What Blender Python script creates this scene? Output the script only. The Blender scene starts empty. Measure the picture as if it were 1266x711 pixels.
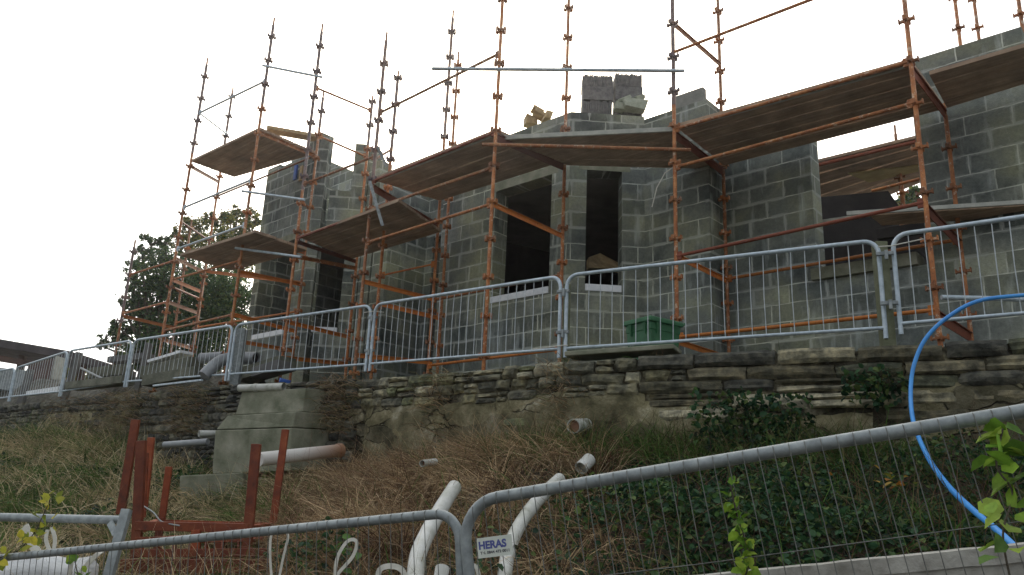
import bpy, math, random
import numpy as np
from mathutils import Vector, Matrix, noise as mnoise
GLARE_DENSITY = .0009
random.seed(7); rng = np.random.default_rng(7)
scene = bpy.context.scene
COL = scene.collection
# ------------------------------------------------------------------ camera model
FPX = 970.0; PITCH = math.radians(15.37); ROLL = math.radians(2.475); EYE = np.array([0, 0, 1.6])
_F = np.array([0, math.cos(PITCH), math.sin(PITCH)]); _R0 = np.array([1., 0, 0]); _U0 = np.array([0, -math.sin(PITCH), math.cos(PITCH)])
_R = math.cos(ROLL) * _R0 + math.sin(ROLL) * _U0; _U = -math.sin(ROLL) * _R0 + math.cos(ROLL) * _U0
def ray(x, y): return _F + _R * (x - 633) / FPX + _U * (355.5 - y) / FPX
def PY(x, y, Y): d = ray(x, y); return EYE + d * Y / d[1]
def PZ(x, y, z): d = ray(x, y); return EYE + d * (z - 1.6) / d[2]
def proj(P):
    d = np.array(P, float) - EYE; z = d @ _F
    return 633 + FPX * (d @ _R) / z, 355.5 - FPX * (d @ _U) / z
AZ = math.radians(47.5)
A = np.array([math.sin(AZ), -math.cos(AZ)]); B = np.array([math.cos(AZ), math.sin(AZ)]); S = (A + B) / math.sqrt(2)
def hit(x, y, P, D):          # meet the vertical plane through plan point P along plan direction D
    d = ray(x, y); M = np.array([d[:2], -D]).T; t, s = np.linalg.solve(M, P)
    p = P + s * D; return np.array([p[0], p[1], 1.6 + t * d[2]])
def HB(x, y, b): return hit(x, y, b * B, A)
def ZAT(xy, ypx):             # height on a vertical at xy seen at image row ypx
    lo, hi = -5., 30.
    for _ in range(40):
        m = (lo + hi) / 2
        if proj((xy[0], xy[1], m))[1] > ypx: lo = m
        else: hi = m
    return (lo + hi) / 2
def v3(p, z): return np.array([p[0], p[1], z])

# ------------------------------------------------------------------ object helpers
def tag(o, label=None, cat=None, group=None, kind=None):
    if label: o['label'] = label
    if cat: o['category'] = cat
    if group: o['group'] = group
    if kind: o['kind'] = kind
    return o
def thing(name, label, cat, loc=(0, 0, 0), group=None):
    o = bpy.data.objects.new(name, None); COL.objects.link(o); o.location = Vector([float(c) for c in loc]); o.empty_display_size = .2
    return tag(o, label, cat, group)
def wloc(o):
    v = Vector((0, 0, 0))
    while o is not None: v += o.location; o = o.parent
    return v
def link(name, me, parent=None, loc=None):
    o = bpy.data.objects.new(name, me); COL.objects.link(o)
    if parent: o.parent = parent
    if loc is not None: o.location = loc
    return o
class MB:
    def __init__(s): s.v = []; s.f = []; s.uv = []; s.sm = []; s.col = []
    def add(s, vs, fs, uv=None, smooth=False, col=None):
        n = len(s.v); s.v += [tuple(float(c) for c in p) for p in vs]
        for k, f in enumerate(fs):
            s.f.append([i + n for i in f]); s.uv.append(uv[k] if uv else None); s.sm.append(smooth)
        s.col += [col or (1, 1, 1)] * len(vs)
    def obox(s, c, h, ax, col=None):
        c = np.array(c, float); ax = [np.array(a, float) for a in ax]
        vs = [c + sx * h[0] * ax[0] + sy * h[1] * ax[1] + sz * h[2] * ax[2] for sx in (-1, 1) for sy in (-1, 1) for sz in (-1, 1)]
        s.add(vs, [(0, 1, 3, 2), (4, 6, 7, 5), (0, 4, 5, 1), (2, 3, 7, 6), (0, 2, 6, 4), (1, 5, 7, 3)], col=col)
    def box(s, c, size, rz=0, col=None):
        s.obox(c, [k / 2 for k in size], [(math.cos(rz), math.sin(rz), 0), (-math.sin(rz), math.cos(rz), 0), (0, 0, 1)], col)
    def beam(s, p, q, w, h, up=(0, 0, 1)):
        p = np.array(p, float); q = np.array(q, float); d = q - p; L = np.linalg.norm(d); d /= L
        r = np.cross(d, up); r /= np.linalg.norm(r); u = np.cross(r, d)
        s.obox((p + q) / 2, (L / 2, w / 2, h / 2), (d, r, u))
    def tube(s, pts, r, n=10, caps=True, radii=None, hollow=False):
        pts = [np.array(p, float) for p in pts]; vs = []; m = len(pts); prev = None
        for i, p in enumerate(pts):
            t = pts[min(i + 1, m - 1)] - pts[max(i - 1, 0)]; t /= np.linalg.norm(t)
            if prev is None:
                a = np.array([0, 0, 1.]) if abs(t[2]) < .9 else np.array([1., 0, 0])
                u = np.cross(t, a); u /= np.linalg.norm(u)
            else:
                u = prev - t * (prev @ t); u /= np.linalg.norm(u)
            w = np.cross(t, u); prev = u; rr = radii[i] if radii else r
            for k in range(n):
                a = 2 * math.pi * k / n; vs.append(p + rr * (math.cos(a) * u + math.sin(a) * w))
        fs = [(i * n + k, i * n + (k + 1) % n, (i + 1) * n + (k + 1) % n, (i + 1) * n + k) for i in range(m - 1) for k in range(n)]
        s.add(vs, fs, smooth=True)
        if caps: s.add(vs[:n], [tuple(range(n))[::-1]]); s.add(vs[-n:], [tuple(range(n))])
    def ring(s, p, q, r0, r1, n=16):   # hollow pipe mouth between p and q
        p = np.array(p, float); q = np.array(q, float); t = q - p; t /= np.linalg.norm(t)
        a = np.array([0, 0, 1.]) if abs(t[2]) < .9 else np.array([1., 0, 0]); u = np.cross(t, a); u /= np.linalg.norm(u); w = np.cross(t, u)
        vs = []
        for c, rr in ((p, r1), (q, r1), (q, r0), (p + t * .0, r0)):
            for k in range(n):
                an = 2 * math.pi * k / n; vs.append(c + rr * (math.cos(an) * u + math.sin(an) * w))
        fs = [(j * n + k, j * n + (k + 1) % n, ((j + 1) % 4) * n + (k + 1) % n, ((j + 1) % 4) * n + k) for j in range(4) for k in range(n)]
        s.add(vs, fs, smooth=False)
    def prism(s, poly, z0, z1, col=None):
        n = len(poly); vs = [(p[0], p[1], z0) for p in poly] + [(p[0], p[1], z1) for p in poly]
        s.add(vs, [tuple(range(n))[::-1], tuple(range(n, 2 * n))] + [(k, (k + 1) % n, n + (k + 1) % n, n + k) for k in range(n)], col=col)
    def build(s, name, m, parent=None, base=None, colors=False, bevel=0):
        if base is None:
            if parent: base = wloc(parent)
            else:
                a = np.array(s.v); lo = a.min(0); hi = a.max(0); base = Vector(((lo[0] + hi[0]) / 2, (lo[1] + hi[1]) / 2, lo[2]))
        base = Vector([float(c) for c in base])
        me = bpy.data.meshes.new(name); me.from_pydata([tuple(Vector(v) - base) for v in s.v], [], s.f)
        me.polygons.foreach_set('use_smooth', s.sm)
        if any(u is not None for u in s.uv):
            uvl = me.uv_layers.new(name='UVMap'); k = 0
            for i, f in enumerate(s.f):
                for j in range(len(f)):
                    if s.uv[i]: uvl.data[k].uv = s.uv[i][j]
                    k += 1
        if colors:
            at = me.color_attributes.new('Col', 'FLOAT_COLOR', 'POINT')
            at.data.foreach_set('color', [c for q in s.col for c in (q[0], q[1], q[2], 1)])
        if m is not None: me.materials.append(m)
        me.update()
        o = link(name, me, parent, base - (wloc(parent) if parent else Vector((0, 0, 0))))
        if bevel:
            b = o.modifiers.new('bevel', 'BEVEL'); b.width = bevel; b.segments = 2; b.limit_method = 'ANGLE'
        return o
def npmesh(name, V, Fq, colors, m, smooth=False):     # fast quad mesh
    me = bpy.data.meshes.new(name); nv = len(V); nf = len(Fq)
    me.vertices.add(nv); me.vertices.foreach_set('co', V.astype(np.float32).ravel())
    me.loops.add(nf * 4); me.loops.foreach_set('vertex_index', Fq.astype(np.int32).ravel())
    me.polygons.add(nf); me.polygons.foreach_set('loop_start', np.arange(nf, dtype=np.int32) * 4)
    if smooth: me.polygons.foreach_set('use_smooth', np.ones(nf, bool))
    at = me.color_attributes.new('Col', 'FLOAT_COLOR', 'POINT')
    at.data.foreach_set('color', np.concatenate([colors, np.ones((nv, 1))], 1).astype(np.float32).ravel())
    me.materials.append(m); me.update(calc_edges=True); me.validate()
    return me

# ------------------------------------------------------------------ materials
def nodes(name):
    m = bpy.data.materials.new(name); m.use_nodes = True; nt = m.node_tree; b = nt.nodes['Principled BSDF']; return m, nt, b
def N(nt, t, **k):
    n = nt.nodes.new(t)
    for a, v in k.items(): setattr(n, a, v)
    return n
def ramp(nt, fac, stops):
    r = N(nt, 'ShaderNodeValToRGB'); e = r.color_ramp.elements
    while len(e) < len(stops): e.new(.5)
    for q, (p, c) in zip(e, stops): q.position = p; q.color = (*c, 1)
    nt.links.new(fac, r.inputs[0]); return r.outputs[0]
def noi(nt, scale, detail=5, rough=.6, vec=None, dist=0):
    n = N(nt, 'ShaderNodeTexNoise'); n.inputs['Scale'].default_value = scale; n.inputs['Detail'].default_value = detail
    n.inputs['Roughness'].default_value = rough; n.inputs['Distortion'].default_value = dist
    if vec is None: vec = N(nt, 'ShaderNodeNewGeometry').outputs['Position']
    nt.links.new(vec, n.inputs['Vector']); return n.outputs['Fac']
def mixc(nt, f, a, b, mode='MIX'):
    m = N(nt, 'ShaderNodeMix', data_type='RGBA', blend_type=mode)
    for s, v in ((0, f), (6, a), (7, b)):
        if hasattr(v, 'links'): nt.links.new(v, m.inputs[s])
        else: m.inputs[s].default_value = v if s == 0 else (*v, 1)
    return m.outputs[2]
def bump(nt, b, h, st=.4, d=.02):
    u = N(nt, 'ShaderNodeBump'); u.inputs['Strength'].default_value = st; u.inputs['Distance'].default_value = d
    nt.links.new(h, u.inputs['Height']); nt.links.new(u.outputs[0], b.inputs['Normal'])
def simple(name, stops, scale=6, rough=.8, metal=0, bst=.3, bscale=40, bd=.01, attr=False, detail=6, spec=.5):
    m, nt, b = nodes(name); c = ramp(nt, noi(nt, scale, detail), stops)
    if attr:
        a = N(nt, 'ShaderNodeAttribute'); a.attribute_name = 'Col'; c = mixc(nt, 1.0, c, a.outputs['Color'], 'MULTIPLY')
    nt.links.new(c, b.inputs['Base Color']); b.inputs['Roughness'].default_value = rough; b.inputs['Metallic'].default_value = metal
    b.inputs['Specular IOR Level'].default_value = spec
    if bst: bump(nt, b, noi(nt, bscale, 5), bst, bd)
    return m
def attrmat(name, rough=.7, trans=0.0, var=.25, spec=.3):
    m, nt, b = nodes(name); a = N(nt, 'ShaderNodeAttribute'); a.attribute_name = 'Col'
    c = mixc(nt, 1.0, a.outputs['Color'], ramp(nt, noi(nt, 30, 3), [(.3, (1 - var,) * 3), (.7, (1 + var,) * 3)]), 'MULTIPLY')
    nt.links.new(c, b.inputs['Base Color']); b.inputs['Roughness'].default_value = rough; b.inputs['Specular IOR Level'].default_value = spec
    if trans:
        t = N(nt, 'ShaderNodeBsdfTranslucent'); nt.links.new(c, t.inputs['Color']); x = N(nt, 'ShaderNodeMixShader'); x.inputs[0].default_value = trans
        nt.links.new(b.outputs[0], x.inputs[1]); nt.links.new(t.outputs[0], x.inputs[2]); nt.links.new(x.outputs[0], nt.nodes['Material Output'].inputs['Surface'])
    return m
CH = .245; BW = .49
def blockmat():
    m, nt, b = nodes('concrete_block'); uv = N(nt, 'ShaderNodeUVMap').outputs[0]
    wob = N(nt, 'ShaderNodeVectorMath', operation='MULTIPLY_ADD')
    nn = N(nt, 'ShaderNodeTexNoise'); nn.inputs['Scale'].default_value = 5; nn.inputs['Detail'].default_value = 3; nt.links.new(uv, nn.inputs['Vector'])
    nt.links.new(nn.outputs['Color'], wob.inputs[0]); wob.inputs[1].default_value = (.022, .022, 0); nt.links.new(uv, wob.inputs[2])
    def brick(ms, sm):
        t = N(nt, 'ShaderNodeTexBrick'); nt.links.new(wob.outputs[0], t.inputs['Vector'])
        for k, v in (('Scale', 1), ('Brick Width', BW), ('Row Height', CH), ('Mortar Size', ms), ('Mortar Smooth', sm), ('Bias', 0)): t.inputs[k].default_value = v
        t.inputs['Color1'].default_value = (0, 0, 0, 1); t.inputs['Color2'].default_value = (1, 1, 1, 1); t.inputs['Mortar'].default_value = (.5, .5, .5, 1); return t
    t1 = brick(.0085, .3)
    per = ramp(nt, t1.outputs['Color'], [(0, (.125, .135, .122)), (.35, (.20, .208, .186)), (.7, (.155, .160, .134)), (1, (.285, .292, .26))])
    big = ramp(nt, noi(nt, 1.1, 5, .65), [(.34, (.46, .49, .50)), (.5, (1, 1, 1)), (.66, (1.35, 1.33, 1.12))])
    fine = ramp(nt, noi(nt, 26, 6, .75), [(.3, (.78,) * 3), (.7, (1.22,) * 3)])
    c = mixc(nt, 1., mixc(nt, 1., per, big, 'MULTIPLY'), fine, 'MULTIPLY')
    mort = ramp(nt, noi(nt, 4, 4), [(.3, (.26, .26, .22)), (.65, (.66, .66, .58))])
    c = mixc(nt, t1.outputs['Fac'], c, mort)
    # smeared pointing: wide pale mortar round some joints
    t2 = brick(.032, .5); sm = N(nt, 'ShaderNodeMath', operation='MULTIPLY'); nt.links.new(t2.outputs['Fac'], sm.inputs[0])
    nt.links.new(ramp(nt, noi(nt, 2.3, 4, .7), [(.46, (0, 0, 0)), (.58, (.9, .9, .9))]), sm.inputs[1])
    c = mixc(nt, sm.outputs[0], c, (.36, .365, .33))
    # pale vertical lime runs
    mp = N(nt, 'ShaderNodeMapping'); mp.inputs['Scale'].default_value = (7, 1.1, 1); nt.links.new(uv, mp.inputs['Vector'])
    c = mixc(nt, ramp(nt, noi(nt, 1, 4, .6, mp.outputs[0]), [(.56, (0, 0, 0)), (.72, (.6, .6, .6))]), c, (.44, .46, .43))
    c = mixc(nt, 1., c, mixc(nt, ramp(nt, noi(nt, .55, 3, .5), [(.42, (0, 0, 0)), (.58, (1, 1, 1))]), (.90, .96, .99), (1.12, 1.15, 1.03)), 'MULTIPLY')
    nt.links.new(c, b.inputs['Base Color']); b.inputs['Roughness'].default_value = .93; b.inputs['Specular IOR Level'].default_value = .2
    h = N(nt, 'ShaderNodeMath', operation='MULTIPLY_ADD'); nt.links.new(t1.outputs['Fac'], h.inputs[0]); h.inputs[1].default_value = -.7
    nt.links.new(noi(nt, 60, 5, .7), h.inputs[2]); bump(nt, b, h.outputs[0], .55, .012)
    return m
M = {}
def cracked(name, stops, scale, vs, amt=.05, bst=1.0):
    m, nt, b = nodes(name); c = ramp(nt, noi(nt, scale, 10, .68), stops); g = N(nt, 'ShaderNodeNewGeometry').outputs['Position']
    mp = N(nt, 'ShaderNodeMapping'); mp.inputs['Scale'].default_value = vs; nt.links.new(g, mp.inputs['Vector'])
    wv = N(nt, 'ShaderNodeVectorMath', operation='MULTIPLY_ADD'); n_ = N(nt, 'ShaderNodeTexNoise'); n_.inputs['Scale'].default_value = 6; nt.links.new(g, n_.inputs['Vector']); nt.links.new(n_.outputs['Color'], wv.inputs[0]); wv.inputs[1].default_value = (.5, .5, .5); nt.links.new(mp.outputs[0], wv.inputs[2])
    v = N(nt, 'ShaderNodeTexVoronoi', feature='DISTANCE_TO_EDGE'); v.inputs['Scale'].default_value = 1; nt.links.new(wv.outputs[0], v.inputs['Vector'])
    e = ramp(nt, v.outputs['Distance'], [(0, (0, 0, 0)), (amt, (1, 1, 1))]); msk = ramp(nt, noi(nt, 1.7, 3), [(.42, (0, 0, 0)), (.55, (1, 1, 1))])
    f = N(nt, 'ShaderNodeMath', operation='MAXIMUM'); nt.links.new(e, f.inputs[0]); nt.links.new(msk, f.inputs[1])
    v2 = N(nt, 'ShaderNodeTexVoronoi'); v2.inputs['Scale'].default_value = 1; nt.links.new(wv.outputs[0], v2.inputs['Vector'])
    hs = N(nt, 'ShaderNodeSeparateColor'); nt.links.new(v2.outputs['Color'], hs.inputs[0])
    c = mixc(nt, 1., c, ramp(nt, hs.outputs[0], [(0, (.6, .6, .6)), (1, (1.35, 1.33, 1.2))]), 'MULTIPLY')
    c = mixc(nt, f.outputs[0], (.018, .016, .012), c); nt.links.new(c, b.inputs['Base Color']); b.inputs['Roughness'].default_value = .96; b.inputs['Specular IOR Level'].default_value = .15
    h = N(nt, 'ShaderNodeMath', operation='MULTIPLY_ADD'); nt.links.new(f.outputs[0], h.inputs[0]); h.inputs[1].default_value = .8; nt.links.new(noi(nt, 24, 8, .7), h.inputs[2]); bump(nt, b, h.outputs[0], bst, .035); return m
M['block'] = blockmat()
def rustmat(name, c0, c1, c2, pale, amt):
    m, nt, b = nodes(name); c = ramp(nt, noi(nt, 7, 6, .7), [(.3, c0), (.5, c1), (.7, c2)])
    c = mixc(nt, ramp(nt, noi(nt, 16, 6, .75), [(amt, (0, 0, 0)), (amt + .06, (.8, .8, .8))]), c, pale)
    c = mixc(nt, ramp(nt, noi(nt, 22, 5, .7), [(.6, (0, 0, 0)), (.68, (.85, .85, .85))]), c, (.10, .035, .02))
    oi = N(nt, 'ShaderNodeObjectInfo'); c = mixc(nt, 1., c, ramp(nt, oi.outputs['Random'], [(0, (.62, .66, .75)), (.5, (1, 1, 1)), (1, (1.25, 1.15, 1.0))]), 'MULTIPLY')
    nt.links.new(c, b.inputs['Base Color']); b.inputs['Roughness'].default_value = .62; b.inputs['Specular IOR Level'].default_value = .4
    bump(nt, b, noi(nt, 70, 4), .35, .004); return m
M['rust'] = rustmat('red_oxide_steel', (.16, .058, .022), (.33, .122, .040), (.46, .21, .075), (.52, .43, .33), .56)
M['orange'] = rustmat('orange_painted_steel', (.38, .11, .025), (.50, .17, .03), (.36, .09, .03), (.58, .40, .28), .68)
M['darkrust'] = rustmat('dark_rusty_steel', (.12, .035, .02), (.20, .055, .028), (.16, .05, .03), (.35, .16, .10), .68)
M['glaregrey'] = rustmat('glare_grey_scaffold_steel', (.12, .10, .10), (.20, .15, .15), (.27, .17, .14), (.40, .36, .36), .60)  # sky glare on the upper poles, painted in as grey purple steel
M['skiprust'] = rustmat('rusty_frame_steel', (.10, .024, .010), (.20, .042, .014), (.28, .075, .024), (.26, .13, .07), .62)
M['galv'] = simple('galvanised_steel', [(.3, (.32, .38, .42)), (.55, (.46, .54, .59)), (.75, (.58, .64, .67))], 14, .5, .35, .15, 80, .003)
M['galvold'] = simple('weathered_galvanised_steel', [(.3, (.17, .19, .19)), (.55, (.27, .30, .30)), (.75, (.38, .41, .40))], 18, .55, .3, .25, 90, .003)
M['wire'] = simple('fence_wire', [(.3, (.34, .38, .39)), (.7, (.58, .63, .64))], 14, .55, .3, 0)
M['nearwire'] = simple('near_fence_wire', [(.3, (.10, .10, .09)), (.7, (.20, .21, .19))], 14, .6, .3, 0)
def plankmat(name, c0, c1, ang):
    m, nt, b = nodes(name); g = N(nt, 'ShaderNodeNewGeometry').outputs['Position']
    mp = N(nt, 'ShaderNodeMapping'); mp.vector_type = 'TEXTURE'; mp.inputs['Rotation'].default_value = (0, 0, ang); nt.links.new(g, mp.inputs['Vector'])
    m2 = N(nt, 'ShaderNodeMapping'); m2.inputs['Scale'].default_value = (.8, 14, 6); nt.links.new(mp.outputs[0], m2.inputs['Vector'])
    c = ramp(nt, noi(nt, 1.4, 6, .65, m2.outputs[0]), [(.3, c0), (.72, c1)])
    c = mixc(nt, 1., c, ramp(nt, noi(nt, 2.2, 5, .7), [(.3, (.6,) * 3), (.7, (1.4, 1.35, 1.25))]), 'MULTIPLY')
    c = mixc(nt, ramp(nt, noi(nt, 26, 3, .8), [(.66, (0, 0, 0)), (.72, (.7, .7, .7))]), c, (.42, .40, .36))
    nt.links.new(c, b.inputs['Base Color']); b.inputs['Roughness'].default_value = .85; bump(nt, b, noi(nt, 1.4, 6, .65, m2.outputs[0]), .4, .01); return m
ANG = math.atan2(A[1], A[0])
M['deck'] = plankmat('weathered_scaffold_board', (.24, .165, .115), (.44, .33, .24), ANG)
M['timber'] = plankmat('pale_timber', (.30, .21, .11), (.52, .40, .22), ANG)
M['greentimber'] = simple('mossy_timber', [(.3, (.10, .11, .06)), (.7, (.21, .22, .14))], 9, .9, 0, .3, 50)
M['edge'] = simple('pale_board_edge', [(.3, (.32, .33, .29)), (.7, (.50, .50, .44))], 9, .8, 0, .3, 50)
M['mosscon'] = simple('mossy_dark_concrete', [(.3, (.07, .075, .05)), (.5, (.13, .135, .10)), (.75, (.22, .22, .17))], 4, .95, 0, .7, 30, .02)
M['concrete'] = simple('cast_concrete', [(.3, (.11, .12, .075)), (.5, (.20, .205, .145)), (.72, (.31, .305, .235))], 3.4, .93, 0, .5, 35, .012)
M['kerbc'] = simple('pale_coping_concrete', [(.3, (.20, .19, .16)), (.5, (.34, .33, .29)), (.7, (.44, .43, .38))], 9, .93, 0, .6, 45, .01)
M['slab'] = simple('floor_slab_concrete', [(.3, (.10, .10, .10)), (.7, (.18, .18, .17))], 3, .9, 0, .3, 30)
M['dark'] = simple('near_black_shade', [(.3, (.018, .016, .017)), (.7, (.045, .04, .038))], 3, .95, 0, .3, 30)  # near black: shade inside rooms and pipe mouths put into the colour
M['stone'] = simple('rubble_stone', [(.33, (.35, .36, .33)), (.48, (.9, .9, .85)), (.66, (1.9, 1.8, 1.55))], 9, .92, 0, .8, 28, .02, attr=True)
M['mortar'] = cracked('lime_mortar', [(.34, (.035, .033, .024)), (.5, (.11, .10, .07)), (.66, (.32, .30, .22))], 4.5, (3.2, 3.2, 7.5), .09)
M['soil'] = simple('bank_soil', [(.3, (.030, .024, .015)), (.55, (.06, .048, .03)), (.75, (.09, .075, .045))], 5, .97, 0, 1.0, 14, .05)
M['grass'] = attrmat('grass_blades', .75, .25, .25, .2)
M['leaf'] = attrmat('leaves', .6, .35, .3, .22)
M['bark'] = simple('bark', [(.3, (.05, .04, .03)), (.7, (.12, .10, .07))], 12, .95, 0, .8, 30, .03)
M['white'] = simple('white_plastic_pipe', [(.3, (.16, .17, .13)), (.42, (.38, .39, .34)), (.6, (.52, .53, .50)), (.8, (.60, .60, .57))], 5, .45, 0, .1, 60, .003)
M['whitestrip'] = simple('white_sill_membrane', [(.3, (.74, .78, .80)), (.7, (.88, .90, .90))], 12, .5, 0, .3, 20, .01)
M['greypipe'] = simple('grey_duct_plastic', [(.3, (.18, .19, .20)), (.7, (.30, .32, .33))], 6, .5, 0, .15, 50)
M['bagwhite'] = simple('woven_bag', [(.3, (.38, .39, .39)), (.7, (.68, .69, .68))], 5, .8, 0, .5, 18, .03)
M['strap'] = simple('bag_webbing', [(.3, (.50, .49, .42)), (.7, (.70, .68, .60))], 20, .8, 0, .3, 120, .004)
M['brown'] = simple('clay_brown_pipe', [(.3, (.20, .09, .05)), (.7, (.34, .18, .11))], 6, .6, 0, .2, 50)
M['bluehose'] = simple('blue_water_pipe', [(.3, (.035, .22, .60)), (.7, (.06, .33, .75))], 8, .42, 0, .1, 50, .003)
M['bin'] = simple('green_bin_plastic', [(.3, (.02, .10, .04)), (.7, (.04, .16, .07))], 8, .5, 0, .15, 50, .003)
M['bluetarp'] = simple('blue_sheet', [(.3, (.02, .07, .30)), (.7, (.04, .13, .45))], 8, .6, 0, .5, 20, .02)
M['slate'] = simple('stacked_roof_slate', [(.3, (.08, .08, .08)), (.5, (.145, .14, .138)), (.75, (.22, .215, .205))], 14, .85, 0, .5, 60, .01)
M['palestone'] = simple('broken_pale_block', [(.3, (.26, .29, .22)), (.7, (.44, .46, .37))], 10, .9, 0, .6, 40, .015)
M['sign'] = simple('sign_plate', [(.3, (.52, .56, .48)), (.7, (.66, .69, .62))], 12, .6, 0, .05, 50)
M['signblue'] = simple('sign_blue_ink', [(.3, (.06, .075, .24)), (.7, (.10, .12, .33))], 40, .6, 0, 0)
M['signblack'] = simple('sign_black_ink', [(.3, (.03, .03, .045)), (.7, (.06, .06, .07))], 30, .6, 0, 0)
M['roof'] = simple('dark_sheet_roof', [(.3, (.05, .045, .05)), (.7, (.10, .09, .095))], 3, .95, 0, .2, 20, spec=.05)
M['purlin'] = simple('roof_purlin', [(.3, (.06, .035, .03)), (.7, (.11, .06, .045))], 3, .8, 0, .2, 20)
M['yellowsheet'] = simple('yellow_insulation', [(.3, (.28, .22, .09)), (.7, (.46, .38, .18))], 4, .85, 0, .4, 12, .03)

# ------------------------------------------------------------------ plan of the retaining wall
WALLPX = [(1500, 392, 5.55), (1266, 418, 6.35), (1098, 428, 6.80), (900, 434, 7.45), (697, 447, 8.15), (560, 460, 9.25), (456, 467, 10.4),
          (290, 476, 11.95), (165, 487, 13.8), (85, 493, 15.2), (0, 503, 17.0), (-150, 515, 20.5)]
WP = [PY(*q) for q in WALLPX]; WP.insert(0, WP[0] + (WP[0] - WP[1]) * np.array([4.5, 4.5, 0])); WX = np.array([p[0] for p in WP][::-1]); WYy = np.array([p[1] for p in WP][::-1]); WZ = np.array([p[2] for p in WP][::-1])
WPL = np.array([[p[0], p[1]] for p in WP])
WPLx = np.vstack([WPL[0] + (WPL[0] - WPL[1]) * 8, WPL, WPL[-1] + (WPL[-1] - WPL[-2]) * 12])
def sdist(x, y):              # >0 in front of the wall (camera side)
    best = 1e9; sg = 1
    for i in range(len(WPLx) - 1):
        a = WPLx[i]; d = WPLx[i + 1] - a; t = max(0, min(1, ((x - a[0]) * d[0] + (y - a[1]) * d[1]) / (d @ d)))
        q = a + t * d; r = math.hypot(x - q[0], y - q[1])
        if r < best: best = r; sg = 1 if d[0] * (y - a[1]) - d[1] * (x - a[0]) > 0 else -1
    return best * sg
TERR = 2.55
GX0, GX1, GY0, GY1, GS = -17., 9., .5, 20., .1
def _grid():
    X, Y = np.meshgrid(np.arange(GX0, GX1 + GS, GS), np.arange(GY0, GY1 + GS, GS)); best = np.full(X.shape, 1e9); sg = np.ones(X.shape)
    for i in range(len(WPLx) - 1):
        a = WPLx[i]; d = WPLx[i + 1] - a; t = np.clip(((X - a[0]) * d[0] + (Y - a[1]) * d[1]) / (d @ d), 0, 1)
        r = np.hypot(X - a[0] - t * d[0], Y - a[1] - t * d[1]); m = r < best
        sg[m] = np.where(d[0] * (Y - a[1]) - d[1] * (X - a[0]) > 0, 1, -1)[m]; best[m] = r[m]
    return (best * sg).tolist()
GRID = _grid(); sdist_slow = sdist
def sdist(x, y):
    if not (GX0 < x < GX1 and GY0 < y < GY1): return sdist_slow(x, y)
    fx = (x - GX0) / GS; fy = (y - GY0) / GS; i = int(fx); j = int(fy); fx -= i; fy -= j; a = GRID[j]; b = GRID[j + 1]
    return (a[i] * (1 - fx) + a[i + 1] * fx) * (1 - fy) + (b[i] * (1 - fx) + b[i + 1] * fx) * fy
def gz(x, y, nz=True):
    d = sdist(x, y)
    zb = float(np.interp(x, [-25, -12, -8, -6, -4.5, -3, -1.5, 0, 1, 4, 8], [2.7, 2.5, 2.35, 2.1, 1.85, 1.7, 1.95, 2.12, 2.15, 2.15, 2.35]))
    if d < -.15: z = TERR if d < -.3 else TERR
    else:
        dd = max(d, 0)
        z = zb - .33 * min(dd, 3.5) - .12 * max(0, min(dd - 3.5, 6)); z = max(z, .75)
    if y < 3.9 and d > 0:
        t = max(0, min(1, (3.9 - y) / .9)); t = t * t * (3 - 2 * t); z = z * (1 - t) + 0.0 * t
    if nz and d > 0:
        f = min(1, d) * (1 if y > 3 else max(0, (y - 2) * 1))
        z += f * (.16 * mnoise.noise((x * .9, y * .9, 3.1)) + .06 * mnoise.noise((x * 3, y * 3, 7.7)))
    return z

# ground: one sheet out to the horizon
def ground():
    xs = np.concatenate([[-400, -200, -100, -60, -40, -30, -24, -20, -17, -15], np.arange(-14, 8.01, .16), [9, 11, 14, 18, 25, 40, 80, 200, 400]])
    ys = np.concatenate([[-300, -100, -30, -10, -4, 0, 1, 1.5], np.arange(2, 18.01, .16), [19, 20, 22, 25, 30, 40, 60, 100, 200, 500]])
    V = np.array([(x, y, gz(x, y)) for y in ys for x in xs]); nx = len(xs)
    F = np.array([(j * nx + i, j * nx + i + 1, (j + 1) * nx + i + 1, (j + 1) * nx + i) for j in range(len(ys) - 1) for i in range(nx - 1)])
    me = npmesh('ground', V, F, np.ones((len(V), 3)), M['soil'], True)
    o = link('ground', me); tag(o, kind='structure')
ground()
tp = [q + np.array([.12, .22]) for q in WPL]; tp = [tp[0] + (tp[0] - tp[1]) * 5] + tp + [tp[-1] + (tp[-1] - tp[-2]) * 2]
tb = MB(); tb.add([v3(q, TERR + .004) for q in tp] + [(-30, 45, TERR + .004), (25, 45, TERR + .004)], [tuple(range(len(tp) + 2))])
o = tb.build('terrace_bounce_sheet', simple('pale_bounce_sheet', [(.3, (.14, .135, .12)), (.55, (.24, .23, .20)), (.75, (.33, .32, .28))], 9, .95, 0, .8, 60, .02), None); tag(o, kind='structure')  # unseen pale sheet added to bounce light up under the decks

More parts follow.
